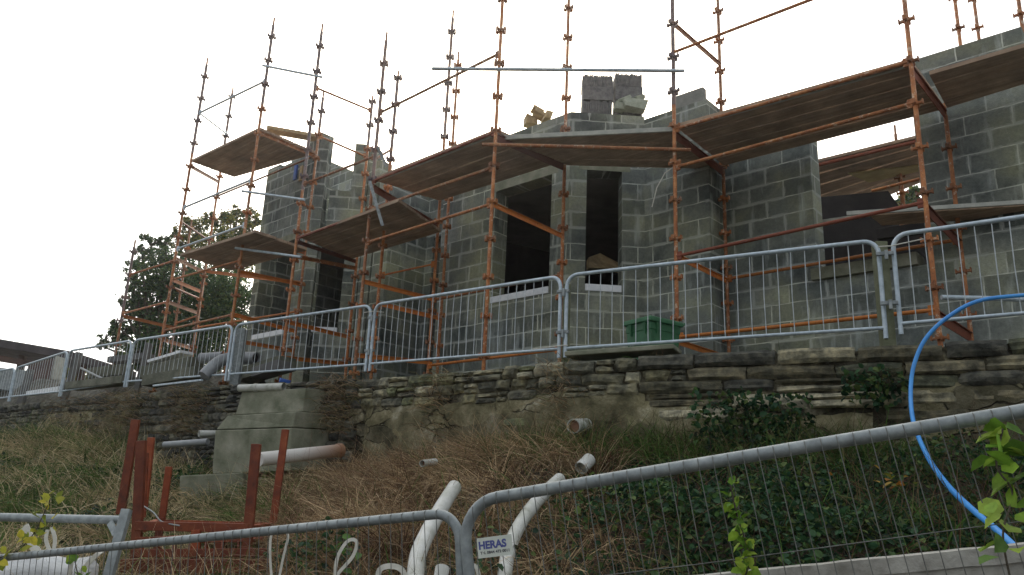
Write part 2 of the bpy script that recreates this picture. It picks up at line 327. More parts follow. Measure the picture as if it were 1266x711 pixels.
# ------------------------------------------------------------------ vegetation makers
def blades(P, D, L, W, droop, C):
    """P roots, D unit lean directions, L lengths, W widths, droop 0..1, C colours -> V,F,Cc"""
    n = len(P); side = np.cross(D, [0, 0, 1.]); side /= np.linalg.norm(side, axis=1)[:, None] + 1e-9
    ang = rng.uniform(0, math.pi, n)[:, None]; fw = np.cross(side, D); side = side * np.cos(ang) + fw * np.sin(ang)
    V = np.zeros((n, 8, 3)); pos = P.copy(); d = D.copy(); seg = L[:, None] / 3
    for k in range(4):
        w = (W * (1 - k / 3.2))[:, None]
        V[:, 2 * k] = pos - side * w; V[:, 2 * k + 1] = pos + side * w
        pos = pos + d * seg; d = d - np.array([0, 0, 1.]) * droop[:, None]; d /= np.linalg.norm(d, axis=1)[:, None]
    base = np.arange(n)[:, None, None] * 8; q = np.array([[0, 1, 3, 2], [2, 3, 5, 4], [4, 5, 7, 6]])
    return V.reshape(-1, 3), (base + q).reshape(-1, 4), np.repeat(C, 8, 0)
def leaves(P, size, C, updir=.5, drop=0):
    n = len(P); nrm = rng.normal(size=(n, 3)); nrm[:, 2] = np.abs(nrm[:, 2]) + updir; nrm /= np.linalg.norm(nrm, axis=1)[:, None]
    t = rng.normal(size=(n, 3)); t[:, 2] -= drop; t -= nrm * np.sum(t * nrm, 1)[:, None]; t /= np.linalg.norm(t, axis=1)[:, None]
    s = np.cross(nrm, t); z = size[:, None]
    f = -.18
    pts = [P, P + t * .25 * z + s * .36 * z - nrm * f * z * .5, P + t * .68 * z + s * .30 * z - nrm * f * z * .4, P + t * z + nrm * f * .6 * z,
           P + t * .68 * z - s * .30 * z - nrm * f * z * .4, P + t * .25 * z - s * .36 * z - nrm * f * z * .5]
    V = np.stack(pts, 1); base = np.arange(n)[:, None, None] * 6
    return V.reshape(-1, 3), (base + np.array([[0, 1, 2, 3], [0, 3, 4, 5]])).reshape(-1, 4), np.repeat(C, 6, 0)
def pal(n, cols, jit=.25):
    c = np.array(cols)[rng.integers(0, len(cols), n)]; return c * rng.uniform(1 - jit, 1 + jit, (n, 1))
def vobj(name, parts, m, label, cat=None, kind='stuff', parent=None):
    off = 0; Vs = []; Fs = []; Cs = []
    for V, F, C in parts: Vs.append(V); Fs.append(F + off); Cs.append(C); off += len(V)
    V = np.concatenate(Vs); base = Vector((0, 0, 0))
    if parent is not None: base = wloc(parent)
    elif kind != 'stuff': lo = V.min(0); hi = V.max(0); base = Vector(((lo[0] + hi[0]) / 2, (lo[1] + hi[1]) / 2, lo[2]))
    V = V - np.array(base)
    me = npmesh(name, V, np.concatenate(Fs), np.concatenate(Cs), m)
    o = link(name, me, parent, base if parent is None else None)
    if parent is None: tag(o, label, cat, None, kind)
    return o

def scatter(n, xr, yr, test):
    out = []; tries = 0
    while len(out) < n and tries < n * 30:
        tries += 1; x = random.uniform(*xr); y = random.uniform(*yr); d = sdist(x, y)
        if d <= .03: continue
        if random.random() < test(x, y, d): out.append((x, y, gz(x, y)))
    return np.array(out)
def visible_wedge(x, y): return abs(x + .02) < .72 * y + .5
ww0 = lambda x, y: (1.0 if visible_wedge(x, y) else 0)
DRY = [(.30, .20, .11), (.20, .125, .065), (.42, .31, .18), (.10, .055, .032), (.25, .18, .11), (.34, .25, .14)]
GRN = [(.05, .11, .022), (.08, .16, .032), (.035, .075, .02), (.12, .18, .05)]
OLV = [(.12, .12, .05), (.17, .16, .07), (.09, .10, .035)]
def lean(n, P, out=.6, up=.8):
    # lean away from the wall, downhill
    D = rng.normal(size=(n, 3)) * .75; D[:, 0] += -.68 * out; D[:, 1] += -.73 * out; D[:, 2] = np.abs(D[:, 2]) * .5 + up
    return D / np.linalg.norm(D, axis=1)[:, None]
def tuft(x, y, s=1.3, t=0.): return .5 + .5 * mnoise.noise((x * s, y * s, t))
# dead brown grass on the middle of the bank
P = scatter(13000, (-3.6, 2.2), (3.6, 12), lambda x, y, d: (1.0 if visible_wedge(x, y) else 0) * max(0, min(1, (1.1 - x) / .9)) * max(0, min(1, (x + 3.4) / .8)) * min(1, max(.1, tuft(x, y, 1.8) * 2.6 - .6)) * (1 if d < 6 else .5))
n = len(P)
g1 = blades(P, lean(n, P, .5, .55), rng.uniform(.18, .6, n), rng.uniform(.0025, .0055, n), rng.uniform(.2, .75, n), pal(n, DRY, .45))
vobj('dry_grass', [g1], M['grass'], 'tangled dead brown grass hanging down the middle of the bank')
# green grass
P1 = scatter(8000, (-14, -1.9), (5, 17), lambda x, y, d: (1.0 if visible_wedge(x, y) else 0) * max(0, min(1, (-2.2 - x) / .8)) * min(1, max(.04, tuft(x, y, 1.0, 5) * 3 - 1.0)))
P2 = scatter(3200, (-.6, 3.2), (5.5, 9), lambda x, y, d: max(0, 1 - d / .9) * min(1, (x + .6)))
P3 = scatter(2500, (-3, 6), (3.6, 9), lambda x, y, d: .5 * tuft(x, y, 2, 9))
Pg = np.concatenate([P1, P2, P3]); n = len(Pg)
vobj('green_grass', [blades(Pg, lean(n, Pg, .35, .9), rng.uniform(.15, .5, n), rng.uniform(.004, .010, n), rng.uniform(.1, .7, n), pal(n, GRN + OLV, .4))],
     M['grass'], 'long green grass growing on the bank below the rubble wall')
# straw coloured grass on the left slope
P = scatter(4500, (-14, -2.2), (5, 17), lambda x, y, d: (1.0 if visible_wedge(x, y) else 0) * min(1, max(0, tuft(x, y, 1.1, 2) * 3.4 - 1.3)))
n = len(P)
vobj('straw_grass', [blades(P, lean(n, P, .45, .7), rng.uniform(.2, .7, n), rng.uniform(.004, .009, n), rng.uniform(.15, .8, n), pal(n, [(.55, .45, .26), (.38, .30, .16), (.22, .19, .09), (.66, .55, .36)], .3))],
     M['grass'], 'pale straw coloured grass in long clumps on the left slope')
def clumps(nc, per, xr, yr, test, L, cols, W=(.003, .006), rad=.09, out=.5):
    C_ = scatter(nc, xr, yr, test); Pl = []; Dl = []; Cc = []
    for c in C_:
        k = int(per * random.uniform(.5, 1.5)); a = rng.uniform(0, 2 * math.pi, k); rr = rad * rng.uniform(.2, 1, k) * random.uniform(.6, 1.6)
        p = np.stack([c[0] + np.cos(a) * rr, c[1] + np.sin(a) * rr, np.full(k, c[2] - .02)], 1); sp = random.uniform(.5, 1.1)
        d = np.stack([np.cos(a) * sp - .45 * out, np.sin(a) * sp - .5 * out, rng.uniform(.6, 1.2, k)], 1) + rng.normal(size=(k, 3)) * .18; d /= np.linalg.norm(d, axis=1)[:, None]
        base = np.array(random.choice(cols)) * random.uniform(.75, 1.3); Pl.append(p); Dl.append(d); Cc.append(base * rng.uniform(.6, 1.4, (k, 1)))
    P = np.concatenate(Pl); n = len(P); return blades(P, np.concatenate(Dl), rng.uniform(*L, n), rng.uniform(*W, n), rng.uniform(.25, .85, n), np.concatenate(Cc))
c1 = clumps(170, 55, (-2.4, .9), (4, 11.5), lambda x, y, d: ww0(x, y) * (1 if d < 1.6 else .35), (.3, .75), DRY[:4] + [(.50, .39, .24), (.42, .31, .18)])
c2 = clumps(190, 50, (-13, -2.3), (5.5, 16.5), lambda x, y, d: ww0(x, y), (.3, .8), [(.55, .45, .27), (.42, .34, .19), (.30, .24, .13), (.48, .37, .22)], (.004, .008), .12)
vobj('straw_clumps', [c1, c2], M['grass'], 'arching clumps of dead straw grass spilling down the bank')
c5 = clumps(46, 60, (-9.6, -6.3), (11, 16), lambda x, y, d: 1.0 if d < .9 else 0, (.5, 1.0), GRN + [(.42, .34, .19), (.30, .24, .13)], (.004, .008), .12)
c3 = clumps(380, 45, (-13, -2.0), (5.5, 16.5), lambda x, y, d: ww0(x, y) * min(1, max(.02, tuft(x, y, .9, 5) * 3.2 - 1.1)), (.25, .6), GRN, (.004, .009), .10)
c4 = clumps(120, 40, (-.8, 3.4), (5.5, 9.2), lambda x, y, d: max(0, 1.1 - d / .9), (.2, .5), GRN, (.003, .006), .08)
vobj('green_clumps', [c3, c4, c5], M['grass'], 'bright green grass clumps on the left slope and at the wall foot')
tw = scatter(420, (-3.2, 0.2), (5.5, 11), lambda x, y, d: ww0(x, y)); n = len(tw)
vobj('dead_stems', [blades(tw, lean(n, tw, .9, .25), rng.uniform(.5, 1.2, n), rng.uniform(.002, .0035, n), rng.uniform(.05, .3, n), pal(n, [(.20, .09, .07), (.28, .17, .12), (.12, .06, .05)]))], M['grass'], 'thin reddish dead bramble stems lying over the bank beneath the brown pipe')
# bramble thicket
BR = [(.022, .06, .028), (.035, .085, .034), (.06, .12, .036), (.014, .034, .018), (.10, .145, .04), (.04, .10, .045)]
def bramble(n, xr, yr, hmax, test, size=(.022, .06), cols=BR):
    P = scatter(n, xr, yr, test); n = len(P); h = np.array([max(.04, hmax * (.45 + 1.1 * mnoise.noise((p[0] * 1.6, p[1] * 1.6, 4.4)))) for p in P])
    P = P.copy(); P[:, 2] += h * rng.uniform(0, 1, n) ** .5
    return leaves(P, rng.uniform(*size, n), pal(n, cols, .35), .6, .3)
ww = lambda x, y: (1.0 if visible_wedge(x, y) else 0)
b1 = bramble(26000, (.3, 6.5), (3.5, 8.2), .42, lambda x, y, d: ww(x, y) * max(0, min(1, (x - .25) / .9)) * min(1, max(0, (d - .35) / .5)) * (.35 + .65 * tuft(x, y, 1.4, 1)))
b4 = bramble(3500, (-2.5, 1.2), (3.6, 6.2), .3, lambda x, y, d: ww(x, y) * max(0, tuft(x, y, 1.2, 18) * 3 - 1.3))
b2 = bramble(3600, (-9, -3), (8, 14), .35, lambda x, y, d: ww(x, y) * max(0, tuft(x, y, 1.0, 8) * 3 - 1.6))
stems = scatter(1500, (.4, 6), (3.6, 8), lambda x, y, d: ww(x, y)); n = len(stems)
b3 = blades(stems, lean(n, stems, .2, .8), rng.uniform(.3, .8, n), rng.uniform(.002, .004, n), rng.uniform(.2, .5, n), pal(n, [(.10, .05, .035), (.16, .11, .06), (.06, .05, .03)]))
vobj('bramble_thicket', [b1, b2, b4, b3], M['leaf'], 'dark green bramble thicket covering the right side of the bank')
# orange and lime bramble leaves
q = PY(1100, 590, 4.7); n = 16
Pq = q + rng.normal(size=(n, 3)) * [.10, .08, .035]
vobj('autumn_leaves', [leaves(Pq, rng.uniform(.035, .07, n), pal(n, [(.34, .15, .03), (.30, .20, .04), (.16, .17, .03), (.06, .1, .03)], .25), 1.2)], M['leaf'], 'orange and yellow turning bramble leaves on the right of the bank')

# ------------------------------------------------------------------ retaining wall
def cum():
    L = [0]
    for i in range(len(WPL) - 1): L.append(L[-1] + np.linalg.norm(WPL[i + 1] - WPL[i]))
    return L
CL = cum()
def wpt(s):
    i = max(0, min(len(WPL) - 2, int(np.searchsorted(CL, s)) - 1)); t = (s - CL[i]) / (CL[i + 1] - CL[i]); p = WPL[i] + t * (WPL[i + 1] - WPL[i])
    d = (WPL[i + 1] - WPL[i]) / (CL[i + 1] - CL[i]); n = np.array([d[1], -d[0]])
    if n[1] > 0: n = -n
    return p, d, n, WP[i][2] + t * (WP[i + 1][2] - WP[i][2])
wall = thing('rubble_retaining_wall', 'old mossy rubble stone retaining wall running along the top of the bank', 'wall', (*wpt(6)[0], 1.6))
def zbase(x, y): return gz(x, y, False)
# mortar core
mb = MB(); ss = np.arange(0, CL[-1], .12); rows = 14
G = []; 
for s in ss:
    p, d, nn, zt = wpt(s); zb = zbase(*(p + nn * .02)) - .35; colm = []
    for k in range(rows + 1):
        z = zb + (zt - .03 - zb) * k / rows; o = -.04 + .022 * mnoise.noise((s * 3, z * 3, 0)) + .012 * mnoise.noise((s * 11, z * 11, 0))
        colm.append(v3(p + nn * o, z))
    colm.append(v3(p - nn * .38, zt - .03)); colm.append(v3(p - nn * .38, zb)); G.append(colm)
nr = rows + 3; vs = [v for c in G for v in c]
mb.add(vs, [(i * nr + k, i * nr + k + 1, (i + 1) * nr + k + 1, (i + 1) * nr + k) for i in range(len(G) - 1) for k in range(nr - 1)], smooth=True)
mb.build('mortar_core', M['mortar'], wall)
# stones
mb = MB()
def stone(s0, s1, z0, z1, col, pr=.0):
    nu, nv = 8, 5; vs = []; sd = random.uniform(0, 90)
    for j in range(nv):
        for i in range(nu):
            u = i / (nu - 1); v = j / (nv - 1); e = min(u, 1 - u, .5) ; ev = min(v, 1 - v)
            edge = (i in (0, nu - 1)) or (j in (0, nv - 1))
            corner = (i in (0, nu - 1)) and (j in (0, nv - 1))
            s = s0 + (s1 - s0) * u; z = z0 + (z1 - z0) * v
            s += .03 * mnoise.noise((u * 2 + sd, v * 2, 1)); z += .013 * mnoise.noise((u * 1.6 + sd, v * 2, 5))
            p, d, nn, zt = wpt(s)
            o = pr + .018 * mnoise.noise((u * 2.5 + sd, v * 2.5, 9)) + .010 * mnoise.noise((u * 7 + sd, v * 7, 2))
            if edge: o -= .034
            if corner: o -= .02
            vs.append(v3(p + nn * o, z))
    fs = [(j * nu + i, j * nu + i + 1, (j + 1) * nu + i + 1, (j + 1) * nu + i) for j in range(nv - 1) for i in range(nu - 1)]
    per = [j for j in range(nu)] + [j * nu + nu - 1 for j in range(1, nv)] + [(nv - 1) * nu + i for i in range(nu - 2, -1, -1)] + [j * nu for j in range(nv - 2, 0, -1)]
    back = []; k0 = len(vs)
    for k in per:
        v = vs[k]; s = None
        p, d, nn, zt = wpt((s0 + s1) / 2); back.append(v - v3(nn * .12, 0))
    vs += back; m = len(per)
    fs += [(per[k], per[(k + 1) % m], k0 + (k + 1) % m, k0 + k) for k in range(m)]
    mb.add(vs, [f[::-1] for f in fs], col=col)
def scol(kind):
    if kind == 'slate': c = random.choice([(.075, .075, .065), (.10, .10, .085), (.05, .052, .05), (.13, .13, .10)])
    elif kind == 'big': c = random.choice([(.16, .145, .10), (.10, .095, .065), (.065, .065, .055), (.20, .185, .13), (.30, .28, .21), (.11, .10, .065), (.08, .085, .055)])
    else: c = random.choice([(.14, .135, .095), (.20, .19, .135), (.09, .09, .07), (.26, .25, .19), (.17, .16, .10), (.12, .13, .075)])
    k = random.uniform(.8, 1.2); return tuple(x * k for x in c)
def zone(s):
    p, d, nn, zt = wpt(s); px = proj((p[0], p[1], zt))[0]; return px
bandZ = 0
row = 0
while bandZ < 1.35:
    s = random.uniform(0, .3)
    rowh = random.uniform(.12, .165)
    while s < CL[-1] - .8:
        px = zone(s); p, d, nn, zt = wpt(s)
        if px > 850: kind = 'big'; L = random.uniform(.32, .85); sub = [1] if random.random() < .9 else [.45, .55]
        elif px > 450: kind = 'mid'; L = random.uniform(.16, .5); sub = [1] if random.random() < .6 else [.45, .55]
        elif px > 230 or px < 60: kind = 'slate'; L = random.uniform(.12, .32); sub = [.5, .5] if random.random() < .45 else [1]
        else: kind = 'slate'; L = random.uniform(.15, .4); sub = [1]
        zt2 = zt - bandZ + random.uniform(-.012, .012); skip = False
        if kind == 'mid' and px < 850 and bandZ > .30 and random.random() < .93: skip = True
        if kind == 'big' and bandZ > .55 and random.random() < .5: skip = True
        if 480 < px < 850 and bandZ > .2 and random.random() < .25: skip = True
        if not skip:
            z1 = zt2
            for q in sub:
                hh = rowh * q; zbm = zbase(*(p + nn * .05))
                if z1 - hh > zbm - .25:
                    stone(s + .008, s + L - .012, z1 - hh + .01, z1, scol(kind), random.uniform(-.008, .03) + (.012 if bandZ < .02 else 0))
                z1 -= hh
        s += L
    bandZ += rowh; row += 1
sf = mb.build('stone_face', M['stone'], wall, colors=True, bevel=.006); sf.modifiers[0].segments = 1
# rendered patches (old cement skin) below the top courses
mb = MB()
def patch(pxa, pxb, dz0, dz1, off):
    sa = min(CL[-1] - 1, next(s for s in np.arange(0, CL[-1], .05) if zone(s) < pxb)); sb = next(s for s in np.arange(0, CL[-1], .05) if zone(s) < pxa)
    nu = max(4, int((sb - sa) / .08)); nv = 12; vs = []
    for j in range(nv + 1):
        for i in range(nu + 1):
            s = sa + (sb - sa) * i / nu; p, d, nn, zt = wpt(s); wob = .06 * mnoise.noise((s * 2.2, j * .3, off * 50)) + .03 * mnoise.noise((s * 7, j, 3))
            v = j / nv; z = zt - dz0 - (dz1 - dz0) * v + wob * (1 if j in (0, nv) else .3)
            e = min(i, nu - i, j, nv - j); o = off + .012 * mnoise.noise((s * 4, z * 4, 8)) + .006 * mnoise.noise((s * 16, z * 16, 8)) - (.05 if e == 0 else 0)
            sx = s + (.05 * mnoise.noise((z * 5, s, 2)) if i in (0, nu) else 0)
            p, d, nn, _ = wpt(sx); vs.append(v3(p + nn * o, z))
    mb.add(vs, [((j + 1) * (nu + 1) + i, (j + 1) * (nu + 1) + i + 1, j * (nu + 1) + i + 1, j * (nu + 1) + i) for j in range(nv) for i in range(nu)], smooth=True)
patch(455, 640, .36, 1.5, .012); patch(630, 800, .33, 1.3, .018); patch(780, 900, .46, 1.3, .008); patch(930, 1075, .58, 1.3, .004); patch(1115, 1400, .34, 1.4, .012); patch(60, 160, .25, .9, .01)
mb.build('cement_render', cracked('old_cement_render', [(.34, (.075, .072, .045)), (.47, (.17, .155, .095)), (.58, (.26, .235, .155)), (.68, (.44, .42, .33))], 3.2, (1.5, 1.5, 4.5), .03), wall)
# moss/grass along the top and dead grass hanging over
P = []
for _ in range(900):
    s = random.uniform(0, CL[-1] - 2); p, d, nn, zt = wpt(s)
    if tuft(s, 0, .9, 3) < .52 and zone(s) > 300: continue
    P.append(v3(p + nn * random.uniform(-.25, .02), zt - .01))
P = np.array(P); n = len(P)
wtop = blades(P, lean(n, P, .7, .5), rng.uniform(.05, .22, n), rng.uniform(.002, .004, n), rng.uniform(.3, .8, n), pal(n, OLV + GRN + DRY, .3))
P = []
for _ in range(2600):
    px = random.choice([150, 175, 235, 255, 430, 415, 440, 550, 700, 180, 245, 120, 90, 160]) + random.gauss(0, 12)
    s = next((s for s in np.arange(0, CL[-1], .05) if zone(s) < px), 5); p, d, nn, zt = wpt(s)
    P.append(v3(p + nn * random.uniform(0, .12), zt - random.uniform(-.02, .75)))
P = np.array(P); n = len(P); D = lean(n, P, .9, .1)
wh = blades(P, D, rng.uniform(.15, .55, n), rng.uniform(.002, .004, n), rng.uniform(.3, .8, n), pal(n, DRY + OLV, .3))
vobj('wall_top_grass', [wtop, wh], M['grass'], 'sparse moss and dead grass tufts hanging over the rubble wall')
# ivy clumps on the wall face
def ivy(px, py, Y, n, sx, sz, label, cols=BR, size=(.035, .075)):
    c = PY(px, py, Y); Pn = c + np.clip(rng.normal(size=(n, 3)), -1.7, 1.7) * [sx, .05, sz]
    a = leaves(Pn, rng.uniform(*size, n), pal(n, cols, .3), .1, .6)
    st = np.repeat(c[None], 24, 0) + rng.normal(size=(24, 3)) * [sx * .5, .03, sz * .4]
    b = blades(st, lean(24, st, .6, .2), rng.uniform(.2, .5, 24), np.full(24, .003), rng.uniform(.1, .5, 24), pal(24, [(.08, .06, .03)]))
    vobj('bramble_bush' if sx > .2 else 'ivy_plant', [a, b], M['leaf'], label, 'plant', None)
ivy(930, 522, 7.0, 900, .30, .15, 'dark leafy bramble bush against the rubble wall right of centre')
ivy(1082, 478, 6.72, 260, .16, .09, 'small trailing ivy plant high on the stone wall beside the blue hose')

# ------------------------------------------------------------------ the unfinished house
house = thing('unfinished_block_house', 'unfinished grey concrete block house with splayed bays and empty windows behind the scaffold', 'house', (0, 12.5, TERR))
def wallseg(mb, pa, pb, tops, ops=(), z0=TERR, th=.3, u0=0):
    """tops [(s0,s1,z)], openings (s0,s1,z0,z1); building lies to the left of pa->pb"""
    pa = np.array(pa[:2], float); pb = np.array(pb[:2], float); L = np.linalg.norm(pb - pa); d = (pb - pa) / L; nI = np.array([-d[1], d[0]])
    br = sorted({0., L, *[t[0] for t in tops], *[t[1] for t in tops], *[o[0] for o in ops], *[o[1] for o in ops]}); br = [b for b in br if -1e-6 <= b <= L + 1e-6]
    for s0, s1 in zip(br[:-1], br[1:]):
        if s1 - s0 < 1e-4: continue
        m = (s0 + s1) / 2; zt = max([t[2] for t in tops if t[0] <= m <= t[1]] or [z0])
        spans = [(z0, zt)]
        for o in ops:
            if o[0] <= m <= o[1]: spans = [q for a, b in spans for q in ((a, min(b, o[2])), (max(a, o[3]), b)) if q[1] - q[0] > .01]
        for a, b in spans:
            c = [pa + d * s0, pa + d * s1, pa + d * s1 + nI * th, pa + d * s0 + nI * th]
            vs = [v3(q, a) for q in c] + [v3(q, b) for q in c]; U = lambda s: s + u0
            fs = [(0, 1, 5, 4), (1, 2, 6, 5), (2, 3, 7, 6), (3, 0, 4, 7), (4, 5, 6, 7), (3, 2, 1, 0)]
            va, vb = a - TERR, b - TERR
            uv = [[(U(s0), va), (U(s1), va), (U(s1), vb), (U(s0), vb)], [(U(s1), va), (U(s1) + th, va), (U(s1) + th, vb), (U(s1), vb)],
                  [(U(s1), va), (U(s0), va), (U(s0), vb), (U(s1), vb)], [(U(s0) - th, va), (U(s0), va), (U(s0), vb), (U(s0) - th, vb)],
                  [(U(s0), 0.03), (U(s1), 0.03), (U(s1), .2), (U(s0), .2)], [(U(s0), 0), (U(s1), 0), (U(s1), .1), (U(s0), .1)]]
            mb.add(vs, fs, uv)
def sof(P0, x, y, D, ref): q = hit(x, y, np.array(ref[:2]), D); return float((q[:2] - np.array(P0[:2])) @ D), float(q[2])
def zc(n): return TERR + n * CH        # height of course n
LINT = zc(15) + .17
# central bay
P2 = hit(703, 270, 8.41 * B, A); P1 = hit(545, 300, 8.41 * B, A); P3 = hit(797, 270, P2[:2], S); P4 = hit(877, 250, P3[:2], A); P5 = hit(897, 250, P4[:2], B)
P5 = P5[:2]; P4 = P4[:2]; P3 = P3[:2]; P2 = P2[:2]; P1 = P1[:2]
nrm = lambda a, b: float(np.linalg.norm(np.array(b[:2]) - np.array(a[:2])))
TOP = zc(19) + .12
w_sills = []; lintels = []
def seg(name, pa, pb, tops, ops=(), **k):
    mb = MB(); wallseg(mb, pa, pb, tops, ops, **k); return mb.build(name, M['block'], house)
a0 = sof(P1, 610, 300, A, P1)[0]; a1 = sof(P1, 680, 300, A, P1)[0]; sill = zc(8) + .04
seg('wall', P1, P2, [(0, nrm(P1, P2), TOP)], [(a0, a1, sill, LINT)])
w_sills.append((P1, A, a0, a1, sill))
b0 = sof(P2, 724, 300, S, P2)[0]; b1 = sof(P2, 769, 300, S, P2)[0]
seg('wall', P2, P3, [(0, nrm(P2, P3), TOP)], [(b0, b1, sill, LINT)], u0=.2)
w_sills.append((P2, S, b0, b1, sill))
L34 = nrm(P3, P4)
seg('wall', P3, P4, [(0, L34, TOP - .05)], u0=.1)
seg('wall', P4 + B * .3, P5 + B * .3, [(0, 9, TOP - .05)], u0=.35)
# straight wall right of the bay, wide opening, right wall
Wre = hit(1140, 250, P5, A)[:2]; We = hit(1005, 250, P5, A)[:2]; RR = P5 + A * 6.5
sA = nrm(P5, We); sB = nrm(P5, Wre)
lowz = sof(P5, 1060, 340, A, P5)[1]
rtop = hit(1150, 66, P5, A)[2]; sR = sof(P5, 1262, 30, A, P5)[0]
seg('wall', P5, RR, [(0, sA, zc(18)), (sA, sB, zc(8) - .02), (sB, sR, rtop - .02), (sR, 6.5, rtop - .45)], u0=.12)
# concrete sill of the wide opening
mb = MB(); c = P5 + A * (sA + sB) / 2; L = (sB - sA) / 2 - .01
mb.obox(v3(P5 + A * (sA + .02 + (sB - sA) * .5 - .1) + B * .09, zc(8) + .06), ((sB - sA) / 2 - .02, .16, .075), (v3(A, 0), v3(B, 0), (0, 0, 1))); mb.build('window_sill', M['concrete'], house)
# left bay (tower)
T2 = hit(376, 350, 7.86 * B, A)[:2]; T1 = hit(302, 430, 7.86 * B, A)[:2]; T3 = hit(436, 350, T2, S)[:2]; T4 = hit(480, 300, T3, A)[:2]
tz = lambda x, y, ref, D: hit(x, y, np.array(ref), D)[2]
def tops_px(P0, D, lst):   # [(px0,px1,pytop)]
    out = []
    for x0, x1, y in lst: out.append((sof(P0, x0, y, D, P0)[0], sof(P0, x1, y, D, P0)[0], sof(P0, (x0 + x1) / 2, y, D, P0)[1]))
    return out
tA = tops_px(T1, A, [(300, 345, 214), (345, 362, 204), (362, 374, 186), (374, 384, 182), (384, 392, 168)]); tA[0] = (0, tA[0][1], tA[0][2]); tA[-1] = (tA[-1][0], nrm(T1, T2) , tA[-1][2])
o0 = sof(T1, 320, 350, A, T1)[0]; o1 = sof(T1, 358, 350, A, T1)[0]; tsill = zc(8)
seg('wall', T1, T2, tA, [(o0, o1, tsill, LINT)], u0=.3); w_sills.append((T1, A, o0, o1, tsill))
tS = tops_px(T2, S, [(390, 408, 168), (408, 440, 236), (440, 455, 178)]); tS[0] = (0, tS[0][1], tS[0][2]); tS[-1] = (tS[-1][0], 9, tS[-1][2])
o0 = sof(T2, 391, 350, S, T2)[0]; o1 = sof(T2, 423, 350, S, T2)[0]
seg('wall', T2, T3, tS, [(o0, o1, tsill, LINT)], u0=.05); w_sills.append((T2, S, o0, o1, tsill))
tB = tops_px(T3, A, [(440, 458, 185), (458, 470, 200), (470, 482, 222)]); tB[0] = (0, tB[0][1], tB[0][2]); tB[-1] = (tB[-1][0], 9, tB[-1][2])
seg('wall', T3, T4, tB, u0=.4)
T5 = T4 + B * .6
seg('wall', T4 + B * .3, T5 + B * .3, [(0, 9, TOP)], u0=.1)
# recess between the bays with a doorway
bq = float(T5 @ B) + .3; R1 = bq * B + (float(T4 @ A)) * A; R2 = bq * B + float(P1 @ A) * A
Lr = nrm(R1, R2); seg('wall', R1, R2, [(0, Lr, TOP)], [(.22, 1.15, TERR, LINT)], u0=.2)
seg('wall', R2 + B * 0.0, P1 + B * .303, [(0, 9, TOP)], u0=.2, th=.28)
# end wall of the left bay and further wing
seg('wall', T1 + B * 5, T1 + B * .302, [(0, 9, tA[0][2])], u0=.2)
U2 = T1 + B * 1.6 - A * .0; U1 = U2 - A * 1.7
seg('wall', U1, U2 , [(0, 9, zc(12))], [(.95, 1.5, zc(6), zc(10))], u0=.2)
# wall pier stub between bays seen above: gable of the rear
mb = MB(); g = [HB(404, 198, 10.2), HB(441, 214, 10.2), HB(441, 262, 10.2), HB(404, 262, 10.2)]
gb = [p + v3(B * .25, 0) for p in g]; L = np.linalg.norm((g[1] - g[0])[:2])
uvq = lambda q: [(float(p[:2] @ A), p[2] - TERR) for p in q]
mb.add(g + gb, [(3, 2, 1, 0), (4, 5, 6, 7), (0, 1, 5, 4), (1, 2, 6, 5), (2, 3, 7, 6), (3, 0, 4, 7)], [uvq([g[3], g[2], g[1], g[0]]), uvq(gb), uvq([g[0], g[1], gb[1], gb[0]]), uvq([g[1], g[2], gb[2], gb[1]]), uvq([g[2], g[3], gb[3], gb[2]]), uvq([g[3], g[0], gb[0], gb[3]])])
mb.build('gable', M['block'], house)
# rear walls and cross walls to close the interior
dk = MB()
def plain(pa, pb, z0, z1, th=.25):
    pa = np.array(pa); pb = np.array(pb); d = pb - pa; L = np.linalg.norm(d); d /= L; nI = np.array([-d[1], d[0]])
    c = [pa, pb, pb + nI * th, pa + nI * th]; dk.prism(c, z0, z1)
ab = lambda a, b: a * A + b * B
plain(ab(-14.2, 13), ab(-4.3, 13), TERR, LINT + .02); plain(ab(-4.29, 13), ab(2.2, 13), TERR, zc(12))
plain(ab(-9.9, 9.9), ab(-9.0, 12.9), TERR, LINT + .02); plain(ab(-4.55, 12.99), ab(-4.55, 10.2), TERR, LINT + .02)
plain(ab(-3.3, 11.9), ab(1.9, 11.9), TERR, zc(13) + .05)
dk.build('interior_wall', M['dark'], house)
mb = MB()
inner = .32
poly = [T1 + B * inner + A * .05, T2 + B * inner, T3 + B * inner, T4 + B * (inner) , R1 + B * .31, R2 + B * .31, P1 + B * inner, P2 + B * inner, P3 + B * inner - A * 0, P4 + B * inner - A * .31, P5 + B * .35 - A * .31, ab(-5.14, 12.98), ab(-14.1, 12.98)]
mb.prism(poly, LINT + .02, LINT + .22); mb.build('floor_slab', M['slab'], house)
# lintels over the openings (sit 3 mm proud inside)
for P0, D, s0, s1, z in w_sills:
    nI = np.array([-D[1], D[0]]); mb = MB()
    mb.obox(v3(P0 + D * (s0 + s1) / 2 + nI * .15, LINT + .07), ((s1 - s0) / 2 + .12, .153, .068), (v3(D, 0), v3(nI, 0), (0, 0, 1)))
    mb.build('lintel', M['concrete'], house)
for P0, D, s0, s1, z in w_sills:
    mb = MB(); nI = np.array([-D[1], D[0]])
    mb.obox(v3(P0 + D * (s0 + s1) / 2 + nI * .10, z + .045), ((s1 - s0) / 2 - .004, .115, .05), (v3(D, 0), v3(nI, 0), (0, 0, 1))); mb.build('window_sill', M['whitestrip'], house, bevel=.006)
